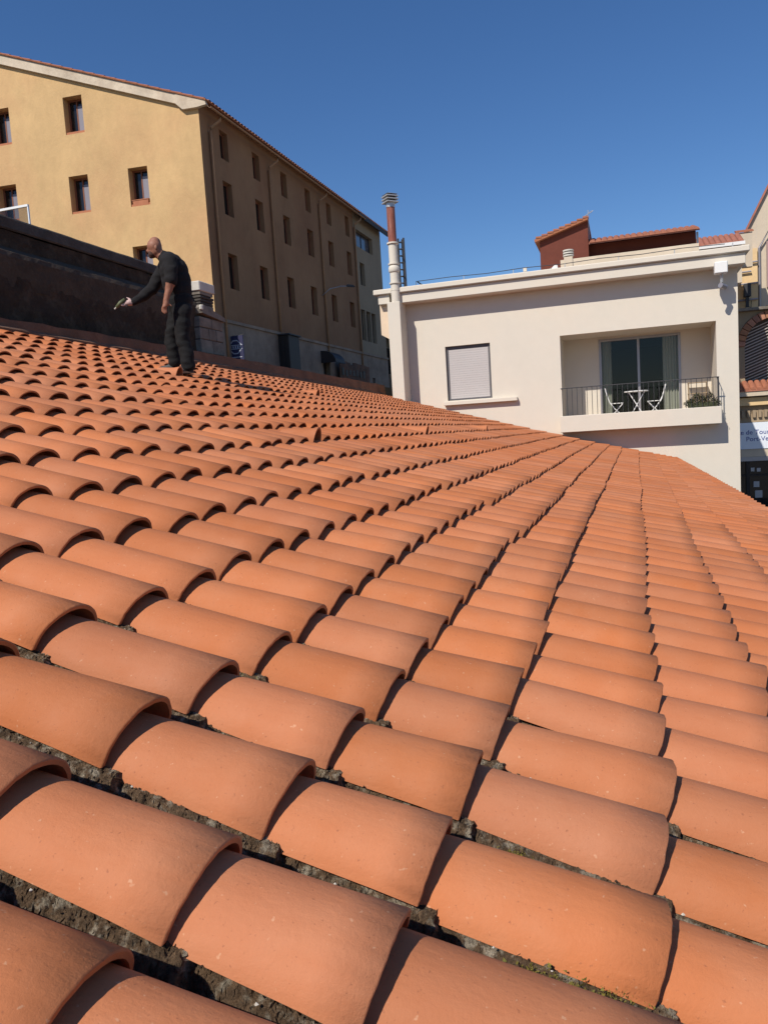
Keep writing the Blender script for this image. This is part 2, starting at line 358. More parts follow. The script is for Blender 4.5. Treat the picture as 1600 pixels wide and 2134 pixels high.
for (vx, vy) in ((-2.33, 6.01), (-5.32, 8.50), (-2.32, 10.0), (-5.14, 12.41), (-2.46, 14.92)):
    VENTS[min(cells, key=lambda c: (PTS[c].x - vx) ** 2 + (PTS[c].y - vy) ** 2)] = 1
mid = {c: (PTS[c] + PTS[(c[0] - 1, c[1])]) / 2 for c in cells}
near = sorted([c for c in cells if c not in VENTS and (in_view(PTS[c]) or in_view(mid[c]))], key=lambda c: (mid[c] - CAM).length)[:295]
nearset = set(near)
variants = []
for k in range(7):
    v, f = tile_unit(18, (0.25, 0.5, 0.75, 1.0), k + 1)
    me = bpy.data.meshes.new('cover_tile'); me.from_pydata(v.tolist(), [], f); me.materials.append(M_CLAY)
    for p in me.polygons: p.use_smooth = True
    me.set_sharp_from_angle(angle=math.radians(40)); variants.append(me)
for (i, j) in near:
    o = bpy.data.objects.new('cover_tile', random.choice(variants)); COL.objects.link(o); o.parent = ROOF
    M = tile_frame(i, j); M.translation = M.translation - WORLD[ROOF.name]; o.matrix_local = M
uv_, uf_ = tile_unit(10, (0.5, 1.0), 0, inner=False)
V, Fc, TN = [], [], []
H = np.c_[uv_, np.ones(len(uv_))]
for c in cells:
    if c in nearset or c in VENTS: continue
    M = np.array(tile_frame(*c)); k = len(V) * len(uv_)
    V.append((H @ M.T)[:, :3]); Fc += [tuple(q + k for q in f) for f in uf_]; TN += [random.random()] * len(uv_)
far = link_mesh('cover_tiles', np.concatenate(V), Fc, M_CLAY, ROOF, smooth=True, tone=TN); far.data.set_sharp_from_angle(angle=math.radians(40))
props(far, kind='stuff')
# raised ventilation tiles: a taller hood with an open mouth
for c in VENTS:
    M = tile_frame(*c); mb = MB(); n = 12
    rings = []
    for t, hh, ww in ((0.0, 0.165, 0.085), (0.22, 0.125, 0.095), (0.5, 0.085, 0.108), (1.0, 0.066, 0.096)):
        rings.append([(-t, ww * math.sin(math.radians(-88 + 176 * q / n)), -TH + hh * max(0, math.cos(math.radians(-88 + 176 * q / n))) ** 0.8) for q in range(n + 1)])
    inner = [[(-0.0 - 0.001, y * 0.86, -TH + (z + TH) * 0.9) for (x, y, z) in rings[0]], [(-0.6, y * 0.86, -TH + (z + TH) * 0.8) for (x, y, z) in rings[1]]]
    allr = [inner[1], inner[0], rings[0], rings[1], rings[2], rings[3]]
    vs = [M @ Vector(p) for r in allr for p in r]
    fs = [(a * (n + 1) + q, a * (n + 1) + q + 1, (a + 1) * (n + 1) + q + 1, (a + 1) * (n + 1) + q) for a in range(5) for q in range(n)] + [tuple(range(n + 1))]
    o = link_mesh('vent_tile', vs, fs, M_CLAY, ROOF, smooth=True); o.data.set_sharp_from_angle(angle=math.radians(40))
    o['label'] = 'hooded ventilation tile standing proud with a dark open mouth'
# channel tiles between the covers where the camera can look into the gaps
def channel_unit():
    n = 8; vs, fs = [], []
    for t in (0.0, 1.0):
        w = 0.078 + 0.012 * t
        for o in (0.0, -0.014):
            for q in range(n + 1):
                a = math.radians(-70 + 140 * q / n); vs.append((-t, w * math.sin(a) / math.sin(math.radians(70)), 0.055 * (1 - math.cos(a)) / (1 - math.cos(math.radians(70))) + o))
    s = n + 1
    for q in range(n):
        fs += [(q, q + 1, 2 * s + q + 1, 2 * s + q), (s + q + 1, s + q, 3 * s + q, 3 * s + q + 1), (q + 1, q, s + q, s + q + 1)]
    me = bpy.data.meshes.new('channel_tile'); me.from_pydata(vs, [], fs); me.materials.append(M_CLAY)
    for p in me.polygons: p.use_smooth = True
    me.set_sharp_from_angle(angle=math.radians(40)); return me
CH = channel_unit()
for j in range(-4, 5):
    for i in range(-5, 6):
        p1 = (PTS[(i, j)] + PTS[(i, j + 1)]) / 2; p0 = (PTS[(i - 1, j)] + PTS[(i - 1, j + 1)]) / 2
        if not (in_view(p1, .3) or in_view(p0, .3)): continue
        p1 = p1 + Vector((0.02, 0, -0.150)); p0 = p0 + Vector((0, 0, -0.150 - 0.015))
        ax = p1 - p0; L = ax.length + 0.08; ax.normalize(); yv = Vector((0, 1, 0)); zv = ax.cross(yv).normalized(); yv = zv.cross(ax)
        M = Matrix((ax * L, yv, zv)).transposed().to_4x4(); M.translation = p1 - WORLD[ROOF.name]
        o = bpy.data.objects.new('channel_tile', CH); COL.objects.link(o); o.parent = ROOF; o.matrix_local = M
# roof deck under everything, and the mortar beds the covers were set in
mb = MB(); nx, ny = 30, 60
ys = np.linspace(-1.3, YF + 0.02, ny); tt = np.linspace(0, 1, nx)
for y in ys:
    xe = course_x(7, max(y, .2)) - 0.04
    for t in tt: x = XT - 0.3 + (xe - XT + 0.3) * t; mb.v.append((x, y, surf(x, y) - 0.172))
mb.f = [(a * nx + b, a * nx + b + 1, (a + 1) * nx + b + 1, (a + 1) * nx + b) for a in range(ny - 1) for b in range(nx - 1)]
mb.build('roof_deck', M_OLDMORTAR, ROOF)
def mortar_bed(j, iA, iB):
    R = random.Random(j + 50); pts = []; nper = 110
    for i in range(iA, iB + 1):
        a = PTS[(i - 1, j)] - Vector((0, 0, STEP)); b = PTS[(i, j)]
        for k in range(nper): 
            t = k / nper; pts.append((a.lerp(b, t), 1 - t))
    ph = [R.random() * 9 for _ in range(6)]
    vs, nc = [], 14
    for m_, (p, t) in enumerate(pts):
        s = m_ * 0.0035
        lump = 0.5 + 0.28 * math.sin(s * 7 + ph[0]) + 0.22 * math.sin(s * 17 + ph[1]) + 0.5 * nz.noise(Vector((s * 55, ph[2], 0))) + R.uniform(-.08, .08)
        lump = max(0.05, lump); w = WL + (WU - WL) * t * .8; ht = TH + (TU - TH) * t * .8
        for k in range(nc):
            u = k / (nc - 1)
            y = -(w - 0.022) - (0.034 + 0.022 * lump) * u ** 0.8 + R.uniform(-.002, .002)
            z = -ht - 0.004 + 0.007 * lump * (u > .3) - 0.042 * u ** 1.7 + R.uniform(-.0022, .0022)
            vs.append((p.x + R.uniform(-.003, .003), p.y + y, p.z + z))
    fs = [(a * nc + b, a * nc + b + 1, (a + 1) * nc + b + 1, (a + 1) * nc + b) for a in range(len(pts) - 1) for b in range(nc - 1)]
    o = link_mesh('mortar_bed', vs, fs, M_MORTAR, ROOF, smooth=False); return pts
beds = {}
for j in range(-3, 7): beds[j] = mortar_bed(j, -4, 5)
# grit, crumbs of mortar and lichen lodged along the beds
def crumbs(name, m, n, r0, r1, spread, kind=True, seed=3, js=(-2, 4)):
    R = random.Random(seed); vs, fs = [], []
    for _ in range(n):
        j = R.randint(*js); pts = beds[j]; p, t = R.choice(pts[: -2]); wv = WL + (WU - WL) * t
        c = Vector((p.x, p.y - wv - R.uniform(-0.004, spread), p.z - (TH + (TU - TH) * t * .8) + R.uniform(-0.03, 0.004) * (1 if spread < .05 else .4)))
        r = R.uniform(r0, r1); k = len(vs)
        for a in ((1, 0, 0), (-1, 0, 0), (0, 1, 0), (0, -1, 0), (0, 0, 1), (0, 0, -1)):
            vs.append(tuple(c + Vector(a) * r * R.uniform(.5, 1.2)))
        fs += [(k + a, k + b, k + d) for a, b, d in ((0, 2, 4), (2, 1, 4), (1, 3, 4), (3, 0, 4), (2, 0, 5), (1, 2, 5), (3, 1, 5), (0, 3, 5))]
    return props(link_mesh(name, vs, fs, m, ROOF), kind='stuff')
crumbs('mortar_crumbs', M_PALE, 170, 0.0012, 0.004, 0.026, seed=4)
crumbs('dark_grit', M_STONE, 500, 0.001, 0.004, 0.03, seed=6)
R = random.Random(11)
def moss(p, n, rad, name, m):
    vs, fs = [], []
    for _ in range(n):
        c = p + Vector((R.gauss(0, rad * 1.8), R.gauss(-.004, rad * .3), R.gauss(-.006, rad * .22))); s = R.uniform(.0015, .0045); k = len(vs)
        for a in range(3): vs.append(tuple(c + Vector((R.uniform(-s, s), R.uniform(-s, s), R.uniform(-s, s) + s))))
        fs.append((k, k + 1, k + 2))
    props(link_mesh(name, vs, fs, m, ROOF), kind='stuff')
for (j, a, n, rd) in ((1, .640, 300, .018), (1, .660, 420, .024), (1, .685, 220, .016), (2, .62, 120, .012), (3, .38, 160, .011), (2, .34, 80, .008), (1, .74, 200, .018)):
    pts = beds[j]; p, t = pts[int(a * len(pts))]; moss(p + Vector((0, -(WL + (WU - WL) * t) - 0.016, -(TH + (TU - TH) * t * .8) - 0.012)), n, rd, 'lichen_tuft', M_LICHEN)
# mortar fillet (flashing) where the tiles run into the wall, and the building under the roof
mb = MB()
ys = np.linspace(-1.3, YF, 90); Rf = random.Random(5)
for y in ys:
    zb = surf(XT, y)
    zt = 2.42 - 0.011 * max(0, y - 9.6) + Rf.uniform(-.012, .012)
    for (x, z) in ((XT + 0.06, zb - 0.10), (XT + 0.04 + Rf.uniform(-.02, .03), zb - 0.01), (XT + Rf.uniform(-.01, .01), zb + 0.03), (XT - 0.02, zt), (XT - 0.44, zt + 0.02), (XT - 0.42, zb - 0.4)): mb.v.append((x, y, z))
mb.f = [(a * 6 + b, a * 6 + b + 1, (a + 1) * 6 + b + 1, (a + 1) * 6 + b) for a in range(len(ys) - 1) for b in range(5)]
mb.build('mortar_fillet', M_OLDMORTAR, ROOF)
mb = MB(); mb.prism([(course_x(7, 0.2) - .2, -1.3), (course_x(7, 11) - .2, 11), (course_x(7, 22) - .2, YF - 0.02), (-6.8, YF - 0.02), (-6.8, -1.3)], -3.4, -0.62, axis='z')
mb.build('house_wall', M_BEIGE, ROOF)

# ------------------------------------------------------------------ setting
props(MB().box(-400, 400, -300, 700, -3.6, -3.4).build('ground', M_GROUND), kind='structure')
mb = MB(); mb.prism([(-7.53, 1.5), (-7.53, 2.30), (-14.9, 3.0), (-60, 3.0), (-60, 1.5)], -20, 120, axis='y')
props(mb.build('street', M_ASPHALT), kind='structure')

# ------------------------------------------------------------------ the old dark wall on the left, lumpy rubble with a weathered ledge
def lumpy(name, xs_profile, y0, y1, ny, amp, m, parent, seed):
    vs = []; n = len(xs_profile)
    for a in range(ny):
        y = y0 + (y1 - y0) * a / (ny - 1)
        for (x, z) in xs_profile:
            d = nz.noise(Vector((seed, y * 2.6, z * 4.0))) * amp + nz.noise(Vector((seed + 5, y * 7, z * 11))) * amp * .6
            vs.append((x + d, y, z + nz.noise(Vector((seed + 9, y * 1.7, z))) * amp * .5))
    fs = [(a * n + b, (a + 1) * n + b, (a + 1) * n + b + 1, a * n + b + 1) for a in range(ny - 1) for b in range(n - 1)]
    fs += [tuple(range(n)), tuple((ny - 1) * n + b for b in range(n))[::-1]]
    return link_mesh(name, vs, fs, m, parent, smooth=False)
WALL = thing('stone_wall', (-7.8, 4.5, 1.9), 'dark old rubble wall with a sloping ledge behind the man', 'wall')
lowp = [(-7.58, 1.9)] + [(-7.58, 2.1 + 0.10 * k) for k in range(11)] + [(-7.59, 3.28), (-7.66, 3.38), (-7.82, 3.54), (-8.0, 3.56)]
lumpy('lower_masonry', lowp, -6, 13.45, 240, 0.03, M_STONE, WALL, 1.0)
upp = [(-7.82, 3.46)] + [(-7.82, 3.55 + 0.055 * k) for k in range(5)] + [(-8.1, 3.80), (-8.1, 3.46)]
lumpy('upper_masonry', upp, -6, 13.2, 240, 0.03, M_STONE, WALL, 4.0)
M_LEDGE = mat('ledge_stone', (0.082, 0.058, 0.041), 0.95, 0.4, 2.5, 0.8, 14, col2=(0.065, 0.046, 0.034), c2scale=1.6, bdist=0.05)
lumpy('ledge', [(-7.585, 2.95), (-7.57, 3.1), (-7.555, 3.25), (-7.55, 3.34), (-7.58, 3.41), (-7.66, 3.46), (-7.84, 3.56), (-7.9, 3.3)], -6, 13.4, 160, 0.02, M_LEDGE, WALL, 2.0)
lumpy('coping', [(-7.80, 3.78), (-7.78, 3.80), (-7.78, 3.93), (-7.80, 3.955), (-8.12, 3.96), (-8.12, 3.78)], -6, 13.2, 120, 0.012, M_COPE, WALL, 7.0)

PIER = thing('stone_pier', (-7.5, 13.3, 2.0), 'pale capped stone gate pier with moulded cornice at the end of the dark wall', 'pier')
MB().box(-7.86, -7.46, 13.05, 13.62, 3.62, 3.80).build('cap_stone', M_PALE, PIER, bevel=0.015)
MB().box(-7.82, -7.48, 13.08, 13.56, 3.56, 3.617).build('neck', M_PIER, PIER)
for k in range(3): MB().box(-7.82, -7.47 - .012 * k, 13.075 + .012 * k, 13.58, 3.545 - .055 * (k + 1), 3.54 - .055 * k).build('cornice_course', M_COPE, PIER, bevel=0.012)  # the darker stone puts the shadow below the cap into the colour
MB().box(-7.80, -7.49, 13.10, 13.56, 3.30, 3.372).build('frieze', M_PIER, PIER)
MB().prism([(12.98, 3.30), (13.06, 3.36), (13.86, 3.20), (13.86, 3.12), (13.02, 3.20)], -7.85, -7.42, axis='x').build('sloping_slab', M_PIER, PIER)
MB().box(-7.47, -7.405, 12.97, 13.06, 3.245, 3.345).build('lit_corner', M_PALE, PIER, bevel=0.02)  # small pale block stands in for a sunlit spot on the pier
z = 1.9
for r in range(5):
    h = (0.30, 0.26, 0.26, 0.22, 0.20)[r]; ys_ = (12.95, 13.28, 13.55, 13.84) if r % 2 else (12.95, 13.40, 13.84)
    for a, b in zip(ys_[:-1], ys_[1:]):
        d = R.uniform(0, .015); MB().box(-7.84, -7.47 + d, a + .006, b - .006, z + .006, z + h - .006).build('stone_block', M_PIER, PIER, bevel=0.012)
    z += h
MB().box(-7.83, -7.485, 12.96, 13.83, 1.9, z - 0.01).build('pier_core', M_COPE, PIER)

# ------------------------------------------------------------------ ochre building across the street
A0 = Vector((-14.85, 27.0)); L1 = Vector((0.021, 1.0)).normalized(); G1 = Vector((-1.0, -0.085)).normalized()
LN = Vector((L1.y, -L1.x)); GN = Vector((-G1.y, G1.x)) * 1.0
if GN.y > 0: GN = -GN
def XL(u, v, d): p = A0 + L1 * u - LN * d; return (p.x, p.y, v)
def XG(u, v, d): p = A0 + G1 * u - GN * d; return (p.x, p.y, v)
OC = thing('ochre_building', (-16, 30, 3.0), 'tall ochre rendered building with rows of small deep windows and tiled roof', 'building')
RS = 0.355; EZ = 13.62; LEN = 21.2
def rake(u): return EZ + RS * u
gh = [(u0, u1, v0, v1) for u0, u1, v0, v1 in ((8.05, 8.86, 13.15, 14.55), (4.80, 5.62, 13.15, 14.55), (8.08, 8.94, 10.20, 11.62), (4.86, 5.70, 10.15, 11.58), (2.30, 3.12, 10.12, 11.56), (2.40, 3.22, 7.05, 8.62))]
# the upper pair breaks through the eaves line, so the gable is built as rows up to a stepped height and a sloping top
gu = sorted(set([0, 2.0, 6.8, 12.5] + [x for h in gh for x in h[:2]]))
mb = MB(); gv = sorted(set([3.0, 13.15] + [x for h in gh if h[3] < 13 for x in h[2:]]))
lo = [h for h in gh if h[3] < 13]; hi = [h for h in gh if h[3] > 13]
mb = wall_grid(gu, gv, None, lo, XG, 0.40)
for a, b in zip(gu[:-1], gu[1:]):
    h = [q for q in hi if q[0] <= a + 1e-4 and q[1] >= b - 1e-4]
    z0 = h[0][3] if h else 13.15
    mb.add([XG(a, z0, 0), XG(b, z0, 0), XG(b, rake(b), 0), XG(a, rake(a), 0)], [(0, 1, 2, 3)])
for (a, b, c, d) in hi:
    for p, q in (((a, c), (b, c)), ((b, c), (b, d)), ((b, d), (a, d)), ((a, d), (a, c))): mb.add([XG(*p, 0), XG(*q, 0), XG(*q, .40), XG(*p, .40)], [(0, 1, 2, 3)])
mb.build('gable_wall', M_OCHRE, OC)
def window(parent, X, h, frame_m, pane_m, fw=0.07, dep=0.40, split=False, pane_part=None, sill=None):
    u0, u1, v0, v1 = h
    mb = MB()
    for (a, b, c, d) in ((u0, u1, v0, v0 + fw), (u0, u1, v1 - fw, v1), (u0, u0 + fw, v0 + fw, v1 - fw), (u1 - fw, u1, v0 + fw, v1 - fw)):
        mb.box(a, b, c, d, dep - 0.07, dep - 0.004, X=X)
    if split: mb.box((u0 + u1) / 2 - .03, (u0 + u1) / 2 + .03, v0 + fw, v1 - fw, dep - 0.065, dep - 0.004, X=X)
    w = mb.build('window', frame_m, parent)
    MB().box(u0 + fw * .7, u1 - fw * .7, v0 + fw * .7, v1 - fw * .7, dep - 0.035, dep - 0.02, X=X).build('pane', pane_m, w)
    if sill: MB().box(u0 + .01, u1 - .01, v0 + 0.002, v0 + 0.09, 0.03, dep - 0.075, X=X).build('sill', sill, w)
    return w
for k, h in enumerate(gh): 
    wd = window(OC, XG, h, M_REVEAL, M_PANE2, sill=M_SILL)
    u0, u1, v0, v1 = h; MB().box(u0 + .075, u0 + (u1 - u0) * .50, v0 + .075, v1 - .26, .33, .36, X=XG).build('half_panel', M_GREYPANEL, wd)  # grey half-pane sheet, cut short above so the lintel shadow is shaped in
    MB().box(u0 + (u1 - u0) * .5, u0 + (u1 - u0) * .5 + .05, v0 + .07, v1 - .07, .32, .38, X=XG).build('mullion', M_REVEAL, wd)
PLN = thing('sill_planter', XG(2.7, 10.12, 0), 'terracotta window box on the sill of the gable window nearest the corner', 'planter')
MB().prism([(2.40, 10.13), (3.02, 10.13), (3.05, 10.34), (2.37, 10.34)], .02, .20, axis='y', X=lambda a, b, c: XG(a, c, b)).build('box', M_SILL, PLN)
MB().box(2.35, 3.07, 10.342, 10.37, .005, .215, X=XG).build('rim', M_SILL, PLN)
lh = []
for n_ in range(6):
    u = 1.42 + 2.715 * n_
    lh += [(u + .02, u + .66, 11.98, 13.08), (u, u + .72, 9.83, 11.13), (u - .04, u + .70, 6.93, 8.33)]
lh += [(16.7, 19.6, 11.75, 12.72), (17.05, 17.85, 9.6, 10.9)]
lh += [(16.75 + .93 * k, 17.5 + .93 * k, 6.35, 8.15) for k in range(3)]
pl = [(1.15, 1.95, 3.0, 5.05), (10.35, 11.25, 3.0, 5.0), (18.0, 18.5, 3.0, 4.2)]
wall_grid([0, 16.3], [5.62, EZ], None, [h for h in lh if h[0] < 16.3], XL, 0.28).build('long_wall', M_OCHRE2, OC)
wall_grid([16.3, LEN], [5.62, EZ], None, [h for h in lh if h[0] > 16.3], XL, 0.28).build('end_wall', M_BEIGE2, OC)
wall_grid([0, LEN], [2.6, 5.5], None, pl, lambda u, v, d: XL(u, v, d - .035), 0.3).build('plinth_wall', M_PLINTH, OC)
MB().box(-.05, LEN, 5.5, 5.62, -0.10, .3, X=XL).build('string_course', M_PLINTH, OC)
for k, h in enumerate(lh):
    window(OC, XL, h, M_DARKWOOD if h[1] - h[0] > 1 or h[0] > 16.5 else M_REVEAL, M_PANE if h[0] > 16.5 and h[2] > 11 else M_PANE2, fw=.05, dep=.28, split=h[1] - h[0] > 2)
for h in pl: MB().box(*h, .24, .29, X=lambda u, v, d: XL(u, v, d - .03)).build('door', M_DARKWOOD, OC)
MB().box(-12.5, 0, 3.0, 3.02, 0.4, 0.5, X=lambda u, v, d: XG(-u, v, d)).build('floor_edge', M_PLINTH, OC)
# closing walls so that the block is solid
FB = [XG(12.5, 0, 0), XL(LEN, 0, 0)]
b0 = Vector(FB[0][:2]); b1 = Vector(FB[1][:2]); bc = b0 + (b1 - Vector((A0.x, A0.y)))
mb = MB()
for a, b in (((b1), (bc)), ((bc), (b0))): mb.add([(a.x, a.y, 2.6), (b.x, b.y, 2.6), (b.x, b.y, 13.6), (a.x, a.y, 13.6)], [(0, 1, 2, 3)])
mb.build('back_wall', M_OCHRE, OC)
# roof slab with verge band, kneeler, eaves and gutters
def XR(u, w_, h): # u along long wall, w back from it, h above the slope
    p = A0 + L1 * u - LN * w_; sk = 0.106 * w_; p = p - L1 * sk * 1.0; return (p.x, p.y, EZ + RS * w_ + h)
mb = MB(); mb.box(-0.20, LEN + .45, -0.42, 12.6, 0.02, 0.075, X=XR); RF = mb.build('roof', M_ROOFCLAY, OC)
mb = MB(); mb.box(-0.14, -0.003, 0.75, 12.6, -0.34, 0.015, X=XR); mb.build('verge_band', M_CREAMBAND, OC)
mb = MB(); mb.prism([(-.40, -.12), (-.36, .02), (0.80, .015), (0.80, -.36), (0.55, -.50), (-0.02, -.30)], -0.16, -0.004, axis='x', X=lambda u, w_, h: XR(u, w_, h)); mb.build('kneeler', M_CREAMBAND, OC)
mb = MB()
for k in range(29):                                  # verge tiles, stepping up the rake
    w0 = -0.36 + 0.44 * k
    for s in range(6):
        a0, a1 = math.pi * s / 6, math.pi * (s + 1) / 6
        q = lambda a, w_, e: XR(-0.10 + 0.11 * math.cos(a), w_, 0.06 + 0.06 * math.sin(a) + e)
        mb.add([q(a0, w0, .0), q(a1, w0, .0), q(a1, w0 + .47, .035 - .06), q(a0, w0 + .47, .035 - .06)], [(0, 1, 2, 3)])
    mb.add([XR(-0.10 + 0.11 * math.cos(math.pi * s / 6), w0, 0.06 + 0.06 * math.sin(math.pi * s / 6)) for s in range(7)], [tuple(range(7))])
props(mb.build('verge_tiles', M_ROOFCLAY, RF), kind='stuff')
mb = MB()
for k in range(88):                                  # eaves tile ends
    u0 = 0.05 + 0.245 * k
    for s in range(5):
        a0, a1 = math.pi * s / 5, math.pi * (s + 1) / 5
        q = lambda a, w_: XR(u0 + 0.10 * math.cos(a), w_, 0.065 + 0.05 * math.sin(a))
        mb.add([q(a0, -.47), q(a1, -.47), q(a1, 1.2), q(a0, 1.2)], [(0, 1, 2, 3)])
props(mb.build('eaves_tiles', M_BRICK, RF), kind='stuff')
mb = MB(); pr = [(-.50 + 0.07 * math.cos(a), -.135 + 0.07 * math.sin(a)) for a in [math.pi + math.pi * s / 8 for s in range(9)]]
pr2 = pr + [(x * 1 + (-.50 - x) * .12, z + .006) for x, z in pr[::-1]]
mb.prism(pr2, -.1, 17.0, axis='x', X=lambda u, w_, h: XR(u, w_, h)); mb.build('gutter', M_OCHRE_PIPE, OC)
for u, zb in ((0.62, 3.0), (5.55, 5.0), (11.15, 4.6), (16.25, 3.1)):
    mb = MB(); mb.tube([XL(u + .22, EZ - .30, -.47), XL(u + .20, EZ - .52, -.44), XL(u + .04, EZ - .78, -.10), XL(u, EZ - .95, -.08), XL(u, zb, -.08)], 0.052, 10)
    dp = mb.build('downpipe', M_OCHRE_PIPE, OC, smooth=True)
    for zz in (12, 9.5, 7, 5.3): 
        if zz > zb: MB().tube([XL(u, zz, -.08), XL(u, zz + .05, -.08)], .066, 10).build('bracket', M_OCHRE_PIPE, dp)
mb = MB(); mb.box(16.3, LEN + .35, -0.46, -0.35, -.22, .03, X=XR); mb.build('dark_fascia', M_DARKWOOD, OC)

# things on and in front of the ochre building
SG = thing('hanging_sign', (-14.6, 28.0, 4.0), 'navy hanging sign with a pale diamond emblem on the plinth of the ochre building', 'sign')
MB().box(-14.94, -14.26, 27.97, 28.03, 4.0, 4.99).build('board', M_NAVY, SG, bevel=.01)
def plate(poly, m, name, y=27.962): MB().prism(poly, y, y + .006, axis='y').build(name, m, SG)
cx, cz = -14.61, 4.55
for s1, s2 in ((1, 1), (1, -1), (-1, 1), (-1, -1)):
    plate([(cx + s1 * .30, cz + s2 * .075), (cx + s1 * .10, cz + s2 * .27), (cx, cz + s2 * .27), (cx, cz + s2 * .235), (cx + s1 * .085, cz + s2 * .235), (cx + s1 * .24, cz + s2 * .075)], M_LOGO, 'emblem_edge')
plate([(cx - .31, cz + .06), (cx + .31, cz + .06), (cx + .31, cz + .085), (cx - .31, cz + .085)], M_LOGO, 'emblem_band', 27.957)
plate([(cx - .31, cz - .085), (cx + .31, cz - .085), (cx + .31, cz - .06), (cx - .31, cz - .06)], M_LOGO, 'emblem_band', 27.957)
for k in range(5): plate([(cx - .22 + .105 * k, cz - .045), (cx - .17 + .105 * k, cz - .045), (cx - .17 + .105 * k, cz + .045), (cx - .22 + .105 * k, cz + .045)], M_LOGO, 'emblem_stroke', 27.957)
plate([(cx - .2, 4.14), (cx + .27, 4.14), (cx + .27, 4.17), (cx - .2, 4.17)], M_LOGO, 'rule_line')
MB().tube([(-14.95, 28, 4.95), (-14.2, 28, 5.02)], .015, 6).build('bracket', M_IRON, SG)

BO = thing('dark_porch', (-14.6, 32.9, 2.6), 'dark boarded porch standing out from the plinth of the ochre building', 'porch')
MB().box(-15.0, -14.2, 32.30, 33.5, 2.6, 5.45).build('body', M_DARKWOOD, BO, bevel=.02)
MB().box(-15.0, -14.12, 32.22, 33.58, 5.455, 5.51).build('lintel', M_IRON, BO)
for k in range(4): MB().box(-14.92 + .18 * k, -14.78 + .18 * k, 32.27, 32.298, 2.7, 5.3).build('board', M_DARKWOOD, BO)
AW = thing('round_awning', (-14.4, 37.7, 4.5), 'small dark domed awning over the doorway of the ochre building', 'awning')
mb = MB(); n = 8
for a in range(5):
    t0 = math.pi / 2 * a / 5; t1 = math.pi / 2 * (a + 1) / 5
    q = lambda t, y: (-14.85 + .75 * math.sin(t) + .30, y, 4.55 + .62 * math.cos(t))
    mb.add([q(t0, 37.1), q(t0, 38.5), q(t1, 38.5), q(t1, 37.1)], [(0, 1, 2, 3)])
mb.add([(-14.55 + .75 * math.sin(math.pi / 2 * a / 5), 37.1, 4.55 + .62 * math.cos(math.pi / 2 * a / 5)) for a in range(6)] + [(-14.85, 37.1, 4.55), (-14.85, 37.1, 5.17)], [tuple(range(8))])
mb.build('cloth', M_DARKWOOD, AW)
MB().tube([(-13.80, 37.1, 4.55), (-13.80, 38.5, 4.55)], .02, 6).build('rail', M_IRON, AW)
MU = thing('painted_hoarding', (-14.5, 41.5, 2.6), 'brown hoarding with faded dark paint marks along the ochre building', 'hoarding')
for k in range(9):
    u = 12.0 + .52 * k; MB().box(u, u + .51, 2.6, 4.72 + R.uniform(-.12, .12), -.30 - R.uniform(0, .02), -.26, X=XL).build('panel', M_OLDMORTAR, MU)
for k in range(7):
    u = 12.2 + .55 * k; MB().box(u, u + .3, 4.05 + R.uniform(-.1, .1), 4.4 + R.uniform(-.1, .1), -.335, -.325, X=XL).build('paint_mark', M_DARKWOOD, MU)
LP = thing('wall_lamp', (-14.5, 38.6, 8.0), 'curved street lamp bracket fixed high on the shaded ochre facade', 'lamp')
MB().tube([XL(10.9, 8.05, -.02), XL(11.2, 8.4, -.35), XL(11.8, 8.58, -.75), XL(12.3, 8.62, -1.0)], .028, 8).build('arm', M_ALU, LP, smooth=True)
MB().prism([(-.28, 0), (-.22, .09), (.2, .10), (.34, .03), (.30, -.02), (-.24, -.05)], -.11, .11, axis='y', X=lambda a, b, c: tuple(Vector(XL(12.35, 8.62, -1.05)) + Vector((a * .5 + b * .2, a * .9, c)))).build('lamp_head', M_IRON, LP, bevel=.02)
GB = thing('glass_balustrade', (-13.3, 15.0, 5.2), 'frameless glass balustrade corner with white top rail above the dark wall', 'balustrade')
MB().box(-16.5, -12.80, 15.0, 15.02, 5.2, 6.40).build('pane', M_BALUST, GB)
MB().box(-16.5, -12.78, 14.985, 15.035, 6.40, 6.45).build('top_rail', M_WPAINT, GB)
MB().box(-12.80, -12.775, 14.99, 15.03, 5.2, 6.395).build('end_post', M_SIGNWHITE, GB)
MB().box(-16.5, -12.7, 14.9, 22, 3.0, 5.2).build('terrace_base', M_OCHRE, GB)

# ------------------------------------------------------------------ cream building closing the far end of the roof
WB = thing('cream_building', (-2, 25, -3.4), 'smooth cream flat roofed building with recessed balcony and shuttered window', 'building')
F = lambda u, v, d: (u, YF + d, v)
WIN = (-5.12, -3.75, 1.63, 3.27); LOG = (-1.70, 2.50, 0.72, 3.27); DEP = 1.5
wall = wall_grid([-6.6, 3.06], [-3.4, 4.70], None, [WIN], F, 0.16)
wall = wall_grid([-6.6, 3.06], [-3.4, 4.70], None, [WIN, LOG], F, 0.16)
